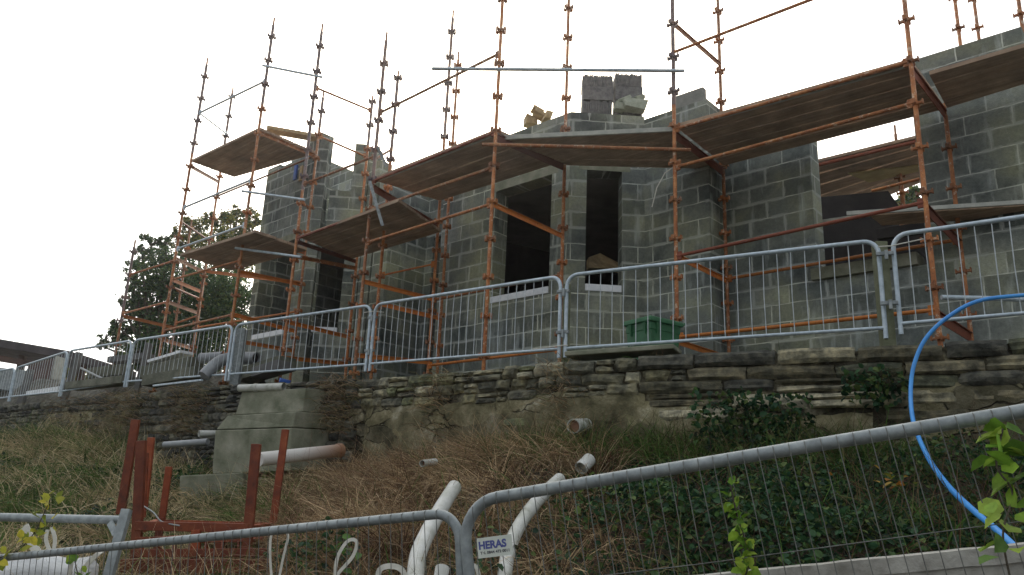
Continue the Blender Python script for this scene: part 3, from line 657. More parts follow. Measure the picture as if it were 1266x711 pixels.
# loose block standing on the bay top
mb = MB(); k0, z0_ = sof(P3, 829, 131, A, P3); k1, _ = sof(P3, 868, 110, A, P3)
wallseg(mb, P3 + A * k0 + B * .02, P3 + A * k1 + B * .02, [(0, k1 - k0, TOP + .17)], z0=TOP - .046, th=.1, u0=.0)
o = mb.build('loose_block', simple('block_face_grey', [(.3, (.17, .18, .165)), (.7, (.27, .275, .25))], 9, .92, 0, .5, 50), None); tag(o, 'single grey concrete block stood on edge at the right corner of the bay top', 'block')

# plank and items over the window
def plank(name, p, q, w, h, m, label, cat):
    mb = MB(); mb.beam(p, q, w, h); o = mb.build(name, M[m], None, bevel=.004); tag(o, label, cat); return o
zp = hit(390, 170, T2, S)[2] + .05
plank('timber_plank', v3(PZ(330, 160, zp)[:2], zp), v3(PZ(406, 172, zp)[:2], zp - .02), .24, .07, 'timber', 'thick timber plank bridging from the upper left platform to the block pier top', 'plank')
# sheet of board seen behind the centre window
mb = MB(); q = [PY(728, 318, 11.6), PY(742, 313, 11.6), PY(767, 326, 11.6), PY(770, 333, 11.5), PY(728, 331, 11.4)]
top = [p + np.array([.0, .35, .05]) for p in q]
mb.add(q + top, [tuple(range(5))[::-1], tuple(range(5, 10))] + [(k, (k + 1) % 5, 5 + (k + 1) % 5, 5 + k) for k in range(5)]); o = mb.build('insulation_pile', M['timber'], None)
tag(o, 'rough brown board heap just inside the narrow centre window', 'board')

# ------------------------------------------------------------------ scaffolding
cmb = MB()
cmb.tube([(0, 0, -.022), (0, 0, .022)], .036, 10)
for d in (A, -A, B, -B):
    d3 = v3(d, 0); s3 = v3((-d[1], d[0]), 0)
    cmb.obox(d3 * .052, (.026, .018, .012), (d3, s3, (0, 0, 1))); cmb.obox(d3 * .074 + np.array([0, 0, .006]), (.006, .022, .026), (d3, s3, (0, 0, 1)))
cobj = cmb.build('collar', M['rust'], None, base=(0, 0, 0)); COLLAR = cobj.data; bpy.data.objects.remove(cobj)
COLLAR2 = COLLAR.copy(); COLLAR2.materials.clear(); COLLAR2.materials.append(M['glaregrey'])
GLARE_FROM = {'S1': 190, 'S2': 130, 'S3': 235, 'S5': 225, 'S6': 200, 'S7': 180, 'S11': 130, 'S4': 160, 'R5': 170, 'S0': 200, 'S15': 400}
POLES = {}
def standard(scaf, key, xy, z0, z1, m='rust', step=.5, r=.0245, collars=True, ph=None):
    mb = MB(); mb.tube([v3(xy, z0), v3(xy, z1 - .16), v3(xy, z1 - .155), v3(xy, z1)], r, 10, radii=[r, r, r * .72, r * .72])
    mb.box((xy[0], xy[1], z0 + .006), (.15, .15, .012), AZ)
    o = mb.build('standard', M[m], scaf, base=(xy[0], xy[1], z0)); POLES[key] = np.array(xy, float)
    zsp = GLARE_FROM.get(key); zsp = ZAT(xy, zsp) if zsp else 99
    if zsp < z1: mu = MB(); mu.tube([v3(xy, zsp), v3(xy, z1 - .16)], r + .002, 10); mu.build('upper_glare_sleeve', M['glaregrey'], o)  # sleeve that carries the painted glare tint up the pole
    if collars:
        z = z0 + (ph if ph is not None else .25)
        while z < z1 - .1:
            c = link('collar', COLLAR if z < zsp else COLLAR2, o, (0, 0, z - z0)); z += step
    return o
def ledger(scaf, p, q, r=.021, m='rust', ends=True, name='ledger'):
    p = np.array(p, float); q = np.array(q, float); mb = MB(); mb.tube([p, q], r, 10)
    if ends:
        d = (q - p) / np.linalg.norm(q - p)
        for e, s in ((p, 1), (q, -1)):
            mb.obox(e + d * s * .045, (.03, .012, .05), (d, np.cross(d, (0, 0, 1)), (0, 0, 1)))
    return mb.build(name, M[m], scaf)
def transom(scaf, p, q, m='orange', w=.045, h=.06, name='transom'):
    mb = MB(); p = np.array(p, float); q = np.array(q, float)
    mb.beam(p, q, w, .008); mb.beam(p - np.array([0, 0, h / 2 + .005]), q - np.array([0, 0, h / 2 + .005]), .008, h); return mb.build(name, M[m], scaf)
def on(key, y): xy = POLES[key]; return v3(xy, ZAT(xy, y))
def ext(p, q, a, b): d = (q - p) / np.linalg.norm(q - p); return p - d * a, q + d * b
def deck(scaf, pts, z, n_boards=5, th=.045, m='deck', along=None, name='deck'):
    """pts: quad front-left, front-right, back-right, back-left (plan); boards run left-right"""
    mb = MB(); p = [np.array(q[:2], float) for q in pts]
    for k in range(n_boards):
        t0 = k / n_boards + .009; t1 = (k + 1) / n_boards - .009; dz = random.uniform(-.006, .006)
        quad = [p[0] + (p[3] - p[0]) * t0, p[1] + (p[2] - p[1]) * t0, p[1] + (p[2] - p[1]) * t1, p[0] + (p[3] - p[0]) * t1]
        mb.prism(quad, z + dz, z + th + dz)
    return mb.build(name, M[m], scaf)
D1 = 6.3; D2 = 5.7; D3 = 7.9; ZB = TERR
SC = thing('scaffold', 'rusty red tube scaffold with high board platforms around the central bay and right wall', 'scaffold', (1, 9, ZB))
for key, q, z, top in (('S5', (461, 222), D1, 40), ('S8', (613, 162), D1, -40), ('S9', (698, 200), D1, -40), ('S11', (833.5, 157), D1, -40),
                       ('S12', (895, 207), D1, -40), ('S13', (1126, 76), D1, -40), ('S14', (1168, 135), D1, 128)):
    p = PZ(*q, z)[:2]
    if key == 'S12': p = hit(894, 207, 9.45 * B, A)[:2]
    standard(SC, key, p, ZB, ZAT(p, top))
for key, q, b, top in (('S6', (479, 240), 7.35, 88), ('R5', (542, 275), 8.0, 13), ('R5b', (552, 289), 8.27, 64)):
    p = HB(*q, b)[:2]; standard(SC, key, p, ZB, ZAT(p, top), ph=.4)
lg = [('S5', 140, 'S8', 66, 'rust'), ('S5', 259, 'S8', 207, 'rust'), ('S5', 300, 'S8', 252, 'rust'), ('R5', 371, 'S9', 340, 'rust'), ('R5', 452, 'S9', 432, 'orange'),
      ('S11', 207, 'S13', 127, 'rust'), ('S11', 317, 'S13', 250, 'darkrust'), ('S12', 345, 'S14', 296, 'orange'), ('S11', 417, 'S13', 383, 'orange'),
      ('S5', 224, 'S8', 163, 'darkrust'), ('S11', 160, 'S13', 76, 'rust')]
for a, ya, b, yb, m in lg: ledger(SC, on(a, ya), on(b, yb), m=m)
for a, ya, b, yb, m in [('S8', 250, 'S9', 290, 'orange'), ('S5', 346, 'R5', 368, 'orange'), ('S11', 314, 'S12', 345, 'orange'), ('S11', 420, 'S12', 441, 'orange'),
                        ('S13', 253, 'S14', 298, 'darkrust'), ('S13', 385, 'S14', 412, 'darkrust'), ('S11', 27, 'S12', 78, 'rust'), ('S8', 165, 'S9', 203, 'darkrust'),
                        ('S11', 162, 'S12', 209, 'darkrust'), ('S13', 82, 'S14', 138, 'darkrust'), ('S5', 228, 'R5', 277, 'darkrust'), ('S5', 437, 'R5', 446, 'orange'), ('S6', 373, 'R5b', 392, 'orange')]:
    transom(SC, on(a, ya), on(b, yb), m, *((.05, .10) if m == 'darkrust' else (.045, .055)))
ledger(SC, on('S6', 341), on('R5', 326), .015, 'orange')
p, q = ext(on('S8', 181), on('S11', 187), .2, .16); off = v3(-S[::-1] * 0, 0) ; fr = np.array([.03, -.05, 0]); ledger(SC, p + fr, q + fr, .0245, 'rust', False)
p, q = ext(on('S8', 88), on('S11', 90), .95, .1); ledger(SC, p + fr, q + fr, .0245, 'galv', False)
p, q = ext(on('S11', 65), on('S13', -43), .02, .5); ledger(SC, p, q, .021, 'rust', False)
p = on('S13', 369); q = p + v3(S * 1.6, .05); ledger(SC, p + fr, q + fr, .0245, 'galv', False)
mb = MB(); mb.beam(PY(457, 224, 10.95), PY(473, 279, 10.9), .045, .012, (0, 1, 0)); mb.beam(PY(467, 182, 11.1), PY(478, 206, 11.2), .045, .012, (0, 1, 0)); mb.build('brace', M['galvold'], SC)
ledger(SC, on('S5', 197), on('S6', 185), .02, 'rust')
P_ = POLES
deck(SC, [P_['S5'], P_['S8'], P_['S9'], P_['R5']], D1)
deck(SC, [PZ(624, 173, D1 - .05), PZ(832, 163, D1 - .05), P_['S12'] - S * .03, P_['S9'] + S * .06], D1 - .05, 4)
mb = MB(); mb.beam(PZ(624, 173, D1 - .05) + [0, -.03, .02], PZ(832, 163, D1 - .05) + [0, -.03, .02], .03, .06); mb.build('toe_board', M['edge'], SC)
deck(SC, [P_['S11'] + A * .02, P_['S13'], P_['S14'], P_['S12'] + A * .02], D1)
q4 = [PZ(1149, 92, D1), PZ(1290, 51, D1), PZ(1290, 97, D1), PZ(1171, 134, D1)]; deck(SC, q4, D1, 4)
q8 = [HB(1128, 262, 8.75), HB(1330, 246, 8.75)]; z8 = 4.93
deck(SC, [PZ(1075, 266, z8), PZ(1300, 252, z8), PZ(1300, 252, z8)[:2] + B * .42, PZ(1075, 266, z8)[:2] + B * .42], z8, 2)
mb = MB(); mb.beam(PZ(1048, 266, z8) - v3(B * .03, -.01), PZ(1300, 250, z8) - v3(B * .03, -.01), .03, .045); mb.build('toe_board', M['edge'], SC)
# pale front boards of the platforms
for pa, pb, z in ((P_['S5'], P_['S8'], D1), (P_['S11'], P_['S13'], D1)):
    o_ = B * .07; mb = MB(); mb.beam(v3(pa + A * .08 + o_, z - .008), v3(pb - A * .08 + o_, z - .008), .035, .012); mb.build('toe_board', M['edge'], SC)
# hanging pale rope
mb = MB(); mb.tube([PY(832, 207, 9.1), PY(822, 214, 9.15), PY(812, 232, 9.2), PY(806, 256, 9.25)], .007, 6); mb.build('rope', M['strap'], SC)

SL = thing('scaffold', 'tall rusty tube scaffold with stepped board platforms around the left bay', 'scaffold', (-4.5, 13, ZB))
for key, q, z, top in (('S1', (236, 200), D3, 72), ('S2', (320, 160), D3, 22), ('S4', (391, 192), D3, 112), ('S3', (367, 294), D2, 30)):
    p = PZ(*q, z)[:2]
    if key == 'S4': p = HB(391, 192, 7.62)[:2]
    standard(SL, key, p, ZB, ZAT(p, top))
for key, q, b, top in (('S0', (271, 222), 7.6, 108), ('S7', (449, 240), 8.1, 118), ('S15', (158, 350), 6.3, 297), ('S15r', (228, 330), 7.6, 272), ('S0b', (246, 380), 7.3, 322)):
    p = HB(*q, b)[:2]; standard(SL, key, p, ZB, ZAT(p, top), ph=.35)
for a, ya, b, yb, m in [('S3', 108, 'S7', 137, 'rust'), ('S4', 168, 'S7', 194, 'rust'), ('S1', 140, 'S2', 100, 'galv'), ('S1', 139, 'S0', 165, 'galv'),
                        ('S1', 257, 'S2', 222, 'galv'), ('S0', 243, 'S4', 192, 'rust'), ('S1', 346, 'S2', 322, 'rust'), ('S15', 340, 'S1', 322, 'rust'), ('S15', 388, 'S1', 373, 'rust'),
                        ('S1', 409, 'S2', 389, 'rust'), ('S1', 274, 'S0', 298, 'darkrust'), ('S1', 308, 'S2', 278, 'galv'), ('S1', 354, 'S0', 370, 'darkrust'), ('S0', 405, 'S4', 385, 'orange'), ('S15r', 400, 'S0', 390, 'orange'), ('S3', 292, 'S7', 250, 'rust')]:
    if (a, b) == ('S3', 'S7') and ya == 292: continue
    ledger(SL, on(a, ya), on(b, yb), m=m, r=.02)
ledger(SL, on('S3', 228), on('S5', 193), m='rust')
ledger(SL, on('S3', 295), on('S5', 262), m='darkrust')
for a, ya, b, yb, m in [('S15', 389, 'S15r', 404, 'orange'), ('S1', 344, 'S0', 360, 'orange'), ('S2', 387, 'S4', 408, 'orange'), ('S3', 396, 'S7', 415, 'orange'), ('S1', 204, 'S0', 224, 'rust'),
                        ('S2', 162, 'S4', 192, 'rust'), ('S2', 289, 'S4', 311, 'rust'), ('S2', 334, 'S4', 350, 'orange'), ('S3', 297, 'S7', 322, 'darkrust'), ('S3', 315, 'S7', 330, 'rust'), ('S0', 334, 'S4', 348, 'orange'),
                        ('S1', 418, 'S0', 430, 'orange'), ('S2', 418, 'S4', 432, 'orange'), ('S1', 318, 'S0', 336, 'rust'), ('S3', 440, 'S7', 448, 'orange'), ('S1', 372, 'S0', 386, 'orange')]:
    transom(SL, on(a, ya), on(b, yb), m, .05, .055)
fl = np.array([.03, -.05, 0])
for ya, yb, a_, b_ in ((309, 318, .18, .12), (239, 248, .22, .05), (84, 96, .15, .12)):
    p, q = ext(on('S2', ya), on('S3', yb), a_, b_); ledger(SL, p + fl, q + fl, .022, 'galv', False)
deck(SL, [P_['S1'], P_['S2'], P_['S4'], PZ(290, 219, D3)], D3)
deck(SL, [PZ(222, 316, D2), PZ(315, 287, D2), PZ(380, 310, D2), PZ(288, 335, D2)], D2)
deck(SL, [PZ(371, 295, D2), PZ(492, 250, D2), PZ(545, 288, D2), PZ(435, 321, D2)], D2 + .01)
mb = MB()
for k in range(2):
    c_ = hit(367 + 7 * k, 214 + k, T1, A) - v3(B * .03, 0); mb = MB(); mb.obox(c_, (.045, .02, .16), (v3(A, 0), v3(B, 0), (0, 0, 1))); o = mb.build('hanging_rag', M[('bluetarp', 'timber')[k]], None, bevel=.006); tag(o, ['blue rag hanging on the left bay wall under the high platform', 'yellow rag hanging on the left bay wall under the high platform'][k], 'rag')

# rear scaffold behind the house
SRr = thing('scaffold', 'rear scaffold of thin poles and a platform seen through and above the wide wall opening', 'scaffold', (4, 13, ZB))
for key, q, b, top in (('B1', (1183, 20), 11.3, -30), ('B2', (1206, 15), 12.3, -8), ('B3', (1262, 20), 10.6, -40), ('B4', (1107, 165), 12.6, 155), ('B5', (1116, 240), 12.0, 215), ('B6', (1112, 150), 11.4, 170)):
    if key == 'B6': continue
    p = HB(*q, b)[:2]; standard(SRr, key, p, ZB, ZAT(p, top), ph=.3)
zr = 6.9
deck(SRr, [PZ(985, 206, zr), PZ(1165, 163, zr), HB(1165, 215, 12.3) if 0 else PZ(1150, 222, zr), PZ(985, 288, zr)], zr, 6)
ledger(SRr, v3(PZ(985, 208, zr)[:2], zr - .03), v3(PZ(1165, 165, zr)[:2], zr - .03), .03, 'darkrust', False)
ledger(SRr, PY(1078, 236, 10.6), PY(1150, 218, 10.0), .022, 'rust', False)
mb = MB(); mb.prism([PZ(1048, 215, zr - .03)[:2], PZ(1136, 205, zr - .03)[:2], PZ(1136, 212, zr - .03)[:2], PZ(1075, 226, zr - .03)[:2]], zr - .03, zr - .01); mb.build('yellow_board', M['yellowsheet'], SRr)
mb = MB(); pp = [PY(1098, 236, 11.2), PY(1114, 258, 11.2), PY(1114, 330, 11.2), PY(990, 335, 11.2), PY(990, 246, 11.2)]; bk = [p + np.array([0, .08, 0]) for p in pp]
mb.add(pp + bk, [tuple(range(5)), tuple(range(9, 4, -1))] + [(k, (k + 1) % 5, 5 + (k + 1) % 5, 5 + k)[::-1] for k in range(5)]); o = mb.build('interior_board', M['dark'], None); tag(o, 'dark board screen standing inside the wide wall opening', 'board')  # board coloured near black to carry the shade inside the opening
plank('scaffold_board', PY(1016, 274, 10.0), PY(1100, 262, 9.6), .05, .04, 'edge', 'pale scaffold board lying across the wide wall opening', 'plank')
plank('grey_beam', PY(1085, 290, 9.6), PY(1290, 262, 8.4), .08, .14, 'dark', 'dark steel beam lying along the right wall below the pale board', 'beam')

# stacks on top of the bay
RD = thing('loading_platform', 'short board platform just behind the top of the central bay under the roof slates', 'scaffold', (1, 11.6, LINT + .24))
zs = TOP - .03
c0 = PY(712, 150, 11.35)[:2]; c1 = PY(806, 150, 11.35)[:2]
deck(RD, [c0, c1, c1 + np.array([0, .5]), c0 + np.array([0, .5])], zs - .05, 4)
for q in (c0 + [.1, .05], c1 + [-.1, .05], c0 + [.1, .45], c1 + [-.1, .45]):
    mb = MB(); mb.tube([v3(q, LINT + .22), v3(q, zs - .05)], .025, 8); mb.build('standard', M['rust'], RD)
def at(px, py, Y=11.6): return PY(px, py, Y)
def slatestack(x0, x1, label, layers):
    xa = at(x0, 120)[0]; xb = at(x1, 120)[0]; t = thing('slate_stack', label, 'roof slates', ((xa + xb) / 2, 11.62, zs), 'stacks of dark roof slates on the loading platform')
    zz = zs
    for yk, kind in layers:
        z1 = ZAT(at((x0 + x1) / 2, 120)[:2], yk); mb = MB()
        if kind == 'v':
            x = xa
            while x < xb - .02:
                w = random.uniform(.022, .04); hgt = z1 - zz - random.choice([0, 0, .012, .02])
                mb.box(((x + w / 2), 11.62 + random.uniform(-.01, .01), zz + hgt / 2), (w - .006, .3, hgt), random.uniform(-.01, .01)); x += w
        else:
            mb.box(((xa + xb) / 2 + .004, 11.62, (zz + z1) / 2), (xb - xa - .008, .32, z1 - zz - .012))
        mb.build('slate_bundle', M['slate'], t); zz = z1 + .002
slatestack(719, 757, 'left dark slate stack with a flat bundle between two upright ones', [(129, 'v'), (112, 'h'), (97, 'v')])
slatestack(759, 793, 'right dark slate stack partly hidden by pale broken blocks', [(129, 'v'), (112, 'h'), (96, 'v')])
def lump(name, c, size, rot, m, label, cat, group=None):
    mb = MB(); r = Matrix.Rotation(rot[2], 3, 'Z') @ Matrix.Rotation(rot[0], 3, 'X') @ Matrix.Rotation(rot[1], 3, 'Y'); ax = [np.array(r.col[k]) for k in range(3)]
    mb.obox(c, [s / 2 for s in size], ax)
    vs = [np.array(v) for v in mb.v]; mb.v = [tuple(v + rng.normal(size=3) * min(size) * .09) for v in vs]
    o = mb.build(name, M[m], None, bevel=.008); tag(o, label, cat, group); return o
zb_ = zs
lump('broken_block', at(784, 131, 11.3) + [0, 0, 0], (.38, .18, .16), (.02, .03, .1), 'palestone', 'pale greenish broken block lying flat in front of the right slate stack', 'block')
lump('broken_block', at(766, 133, 11.32), (.14, .18, .12), (.05, .1, .2), 'palestone', 'smallest pale block chunk at the foot of the two slate stacks', 'block')
lump('broken_block', at(770, 124, 11.34), (.24, .16, .05), (.1, -.55, .2), 'palestone', 'thin pale block piece leaning tilted against the slates', 'block')
lump('broken_block', at(790, 122, 11.36), (.16, .16, .08), (.2, -.4, .3), 'palestone', 'small pale block piece resting on top of the broken blocks', 'block')
for k, (px, py, w, h, rt) in enumerate([(656, 150, .2, .16, 0), (668, 143, .24, .07, .45), (676, 145, .12, .14, .3), (664, 138, .18, .06, .5), (657, 158, .2, .14, .05)]):
    if k == 4: continue
    lump('timber_offcut', hit(px, py, 8.57 * B, A), (w, .22, h), (0, rt, .2), 'timber', ['squarish sunlit timber offcut at the left of the small wood heap', 'long sunlit timber offcut lying tilted across the wood heap', 'short upright timber offcut at the right of the wood heap', 'topmost sunlit timber offcut of the small wood heap'][k], 'timber')

# ------------------------------------------------------------------ upper fence panels
zF = None
FP = [((1103, 291), (1110, 400), 6.93), ((1085, 297), (1088, 405), 7.0), ((697, 341), (693, 431), 8.38), ((462, 377), (456, 450), 10.6), ((290, 402), (285, 463), 12.15),
      ((165, 421), (162, 472), 14.05), ((85, 434), (80, 484), 15.45), ((20, 455), (20, 491), 17.2), ((-130, 480), (-130, 510), 21)]
def fencepanel(pL, pR, label, group='round topped barrier panels along the wall', wires=None, sag=0, foot=.1, rt=.0215, spacing=.128, lean_=0):
    """pL/pR: (top point, bottom point)"""
    (tl, bl), (tr, br) = pL, pR; tl, bl, tr, br = [np.array(q, float) for q in (tl, bl, tr, br)]
    t = thing('barrier_panel', label, 'fence panel', (bl + br) / 2, group)
    d = (tr - tl) / np.linalg.norm(tr - tl); R = .13; pts = [bl - np.array([0, 0, foot])]
    ul = (tl - bl) / np.linalg.norm(tl - bl); ur = (tr - br) / np.linalg.norm(tr - br)
    def arc(c0, a, b, n=6): return [c0 + a * (1 - math.cos(k / n * math.pi / 2)) * 1 + b * math.sin(k / n * math.pi / 2) for k in range(n + 1)]
    pts += [tl - ul * R + (d * R) * (1 - math.cos(k / 6 * math.pi / 2)) + ul * R * math.sin(k / 6 * math.pi / 2) for k in range(7)]
    pts += [tr - d * R + d * R * math.sin(k / 6 * math.pi / 2) - ur * R * (1 - math.cos(k / 6 * math.pi / 2)) for k in range(7)]
    pts += [br - np.array([0, 0, foot])]
    mb = MB(); mb.tube(pts, rt, 10); mb.build('frame', M['galv'], t)
    mb = MB(); mb.tube([bl, br], rt * .8, 8); mb.build('bottom_rail', M['galv'], t)
    mb = MB(); Lw = np.linalg.norm(tr - tl); nw = int(Lw / spacing)
    for k in range(1, nw):
        f = k / nw; a = tl + (tr - tl) * f; b = bl + (br - bl) * f; cut = 0
        e = min(f, 1 - f) * Lw
        if e < R: cut = R - math.sqrt(max(0, R * R - (R - e) ** 2))
        a = a - (a - b) / np.linalg.norm(a - b) * cut
        bow = rng.normal(size=3) * .004; mb.tube([a, (a + b) / 2 + bow, b], .0047, 5, False)
    mb.build('mesh_infill', M['wire'], t)
    return t, tl, bl, tr, br
def fpt(i):
    tp, bt, Y = FP[i]; a = PY(*tp, Y); b = PY(*bt, Y); b[:2] = a[:2]; return a, b
labels = ['barrier panel with the green wheelie bin behind it, right of centre', 'barrier panel in front of the central bay between the middle wooden post and the tower',
          'barrier panel in front of the left bay and its white sills', 'barrier panel in front of the grey duct pipes', 'barrier panel below the lone leftmost pole with sky behind',
          'barrier panel in front of the dark shed roof end', 'barrier panel second from the left edge beneath the shed purlins', 'leftmost barrier panel cut by the photo edge']
pairs = [(2, 1), (3, 2), (4, 3), (5, 4), (6, 5), (7, 6), (8, 7)]
ends = []
for k, (l, r) in enumerate(pairs):
    L_, R_ = fpt(l), fpt(r); d = (R_[0] - L_[0]); d /= np.linalg.norm(d)
    g = .035 if k else .0
    L2 = (L_[0] + d * .04, L_[1] + d * .04); R2 = (R_[0] - d * (.04 if k else 0), R_[1] - d * (.04 if k else 0))
    fencepanel(L2, R2, labels[k])
a0_, b0_ = fpt(0); zt_ = a0_[2]; e = PZ(1266, 265, zt_ + .02); d = (e - a0_); d[2] = 0; d /= np.linalg.norm(d); dz = .01
fr_t = a0_ + d * 2.4; fencepanel((a0_, b0_), (fr_t, fr_t - (a0_ - b0_)), 'rightmost barrier panel with the blue hose passing across it')
# couplers, ties and posts at the joints
def joint(i, w=.09, h=1.0, m='greentimber', label='', off=.13, lean_=0, x=0):
    a, b = fpt(i); c = a[:2] + np.array([.1 * x, off]); mb = MB()
    mb.beam(v3(c, b[2] - .45), v3(c + np.array([lean_, 0]), b[2] - .0 + h * (a[2] - b[2])), w, w, (0, 1, 0)); o = mb.build('fence_post', M[m], None, bevel=.006); tag(o, label, 'post')
joint(0, .11, .96, 'greentimber', 'green stained timber post at the joint of the two rightmost barrier panels', x=-.65)
joint(2, .08, .92, 'greentimber', 'brown timber post behind the panel joint left of the green bin', x=.5)
joint(4, .13, .96, 'galvold', 'wide grey post beside the duct pipes at a panel joint', x=.9)
joint(5, .10, .98, 'slab', 'grey leaning post right of the gap showing sky', lean_=.12, x=1.2)
joint(6, .11, 1.0, 'slab', 'dark grey leaning post between the shed roof and the sky gap', lean_=.18, x=-.3)
joint(7, .12, 1.0, 'slab', 'blue grey leaning post nearest the left edge', lean_=.1, x=1.5)
def coupler(i, label):
    a, b = fpt(i); h = a[2] - b[2]; c = thing('panel_coupler', label, 'coupler', (a[0], a[1], b[2]), 'steel couplers clamping the barrier panels together')
    for f in (.22, .78):
        mb = MB(); p = b + (a - b) * f + np.array([0.0 if i else -.09, -.01, 0]); mb.box(p, (.15, .035, .035), -.45); mb.box(p + np.array([0, -.025, -.02]), (.03, .03, .09), -.45); mb.build('clamp', M['galvold'], c, bevel=.004)
coupler(0, 'pair of steel clamps joining the two rightmost barrier panels'); coupler(2, 'pair of steel clamps joining panels in front of the brown timber post'); coupler(3, 'pair of steel clamps joining panels in front of the left end of the recess')
def tie(pts, label, r=.006, m='strap'):
    mb = MB(); mb.tube(pts, r, 6); o = mb.build('cable_tie', M[m], None); tag(o, label, 'cable tie')
a, b = fpt(0); h = a[2] - b[2]
tie([a + [-.16, -.03, -.13], a + [-.05, -.05, -.125], a + [.22, -.13, -.07]], 'white tie around the upper joint of the two rightmost panels')
a, b = fpt(2); tie([b + [-.32, .12, .0], b + [0, -.03, .03], b + [.06, -.05, .03]], 'pale tie at the foot of the joint left of the bin')
a, b = fpt(3); tie([a + [-.12, -.02, -.12], a + [0, -.04, -.10], a + [.16, -.05, -.11]], 'pale tie round the top of the joint by the left bay')
a, b = fpt(6); tie([PY(100, 455, 15.3), PY(118, 464, 15.1), PY(138, 473, 14.9)], 'loose white rag strip hanging behind the left panels', .02, 'bagwhite')

# ------------------------------------------------------------------ green wheelie bin
def bin_():
    # stands turned with its front (-B side) towards the wall; corner seen at px 808
    Y = 8.25; zt = PY(800, 388, Y)[2]; zb = zt - 1.02
    cL = PY(773, 402, 8.58); cM = PY(804, 396, Y); cR = PY(834, 402, 8.58)
    u = (cL - cM)[:2]; v = (cR - cM)[:2]; wu = np.linalg.norm(u); u /= wu; v = np.array([-u[1], u[0]]); v = v if v @ (cR - cM)[:2] > 0 else -v; wv = np.linalg.norm((cR - cM)[:2])
    wu = min(wu, .56); wv = min(wv, .62); o0 = cM[:2]; ctr = o0 + u * wu / 2 + v * wv / 2
    t = thing('wheelie_bin', 'green plastic wheelie bin with closed lid behind the barrier on the terrace', 'wheelie bin', v3(ctr, TERR))
    zb = max(zb, TERR)
    def ringp(z, k, k2=None): 
        k2 = k2 or k; return [v3(ctr + u * su * wu / 2 * k + v * sv * wv / 2 * k2, z) for su, sv in ((-1, -1), (1, -1), (1, 1), (-1, 1))]
    mb = MB(); lv = [ringp(TERR + .06, .78, .74), ringp(zt - .16, .95, .94), ringp(zt - .155, .985, .97), ringp(zt - .075, .99, .98)]
    vs = [p for r in lv for p in r]; mb.add(vs, [(3, 2, 1, 0)] + [(j * 4 + k, j * 4 + (k + 1) % 4, (j + 1) * 4 + (k + 1) % 4, (j + 1) * 4 + k) for j in range(3) for k in range(4)] + [(12, 13, 14, 15)])
    mb.build('body', M['bin'], t, bevel=.012)
    mb = MB(); lv = [ringp(zt - .075, 1.12, 1.10), ringp(zt - .03, 1.12, 1.10), ringp(zt - .02, 1.06, 1.04), ringp(zt, .80, .82)]
    vs = [p for r in lv for p in r]; mb.add(vs, [(3, 2, 1, 0)] + [(j * 4 + k, j * 4 + (k + 1) % 4, (j + 1) * 4 + (k + 1) % 4, (j + 1) * 4 + k) for j in range(3) for k in range(4)] + [(12, 13, 14, 15)])
    mb.build('lid', M['bin'], t, bevel=.01)
    for f in (-.28, .28):     # ribs under the rim on both visible sides
        for base_, dirn, w in ((ctr - v * wv / 2 * .97, u, wu), (ctr - u * wu / 2 * .97, v, wv)):
            mb = MB(); p = base_ + dirn * w * f; nn_ = -v if dirn is u else -u
            q = [v3(p - dirn * .03 + nn_ * .03, zt - .08), v3(p + dirn * .03 + nn_ * .03, zt - .08), v3(p + dirn * .006 + nn_ * .004, zt - .2), v3(p - dirn * .006 + nn_ * .004, zt - .2)]
            qb = [x - v3(nn_ * .04, 0) for x in q]; mb.add(q + qb, [(0, 1, 2, 3), (7, 6, 5, 4), (0, 4, 5, 1), (1, 5, 6, 2), (2, 6, 7, 3), (3, 7, 4, 0)]); mb.build('rim_rib', M['bin'], t)
    mb = MB(); hp = ctr + v * (wv / 2 * 1.12); mb.tube([v3(hp - u * wu * .45, zt - .05), v3(hp - u * wu * .45 + v * .06, zt - .02), v3(hp + u * wu * .45 + v * .06, zt - .02), v3(hp + u * wu * .45, zt - .05)], .014, 8); mb.build('handle', M['bin'], t)
    for s_ in (-1, 1):
        mb = MB(); c = v3(ctr + u * s_ * wu * .42 + v * wv * .42, TERR + .1); mb.tube([c - v3(u * .025, 0), c + v3(u * .025, 0)], .1, 18); mb.build('wheel', M['roof'], t)
    # worn white lettering block on the side facing the camera's left
    mb = MB(); z = zt - .30
    import itertools
    x = -.30
    while x < .16:
        w = random.uniform(.02, .035); h_ = random.uniform(.018, .028); p = ctr - v * (wv / 2 * .952 + .005) - u * (x) * wu
        mb.obox(v3(p, z + random.uniform(-.003, .003)), (w / 2 * .8, .0015, h_ / 2), (v3(u, 0), v3(v, 0), (0, 0, 1))); x += (w + .008) / wu
    mb.build('worn_lettering', M['whitestrip'], t)
bin_()
# capping slab on the wall left of the bin
mb = MB(); p = PY(705, 441, 8.35); q = PY(838, 432, 7.85); mb.beam(p, q, .36, .05); o = mb.build('stone_slab', M['concrete'], None, bevel=.01); tag(o, 'thin mossy capping slab lying on the wall below the green bin', 'slab')

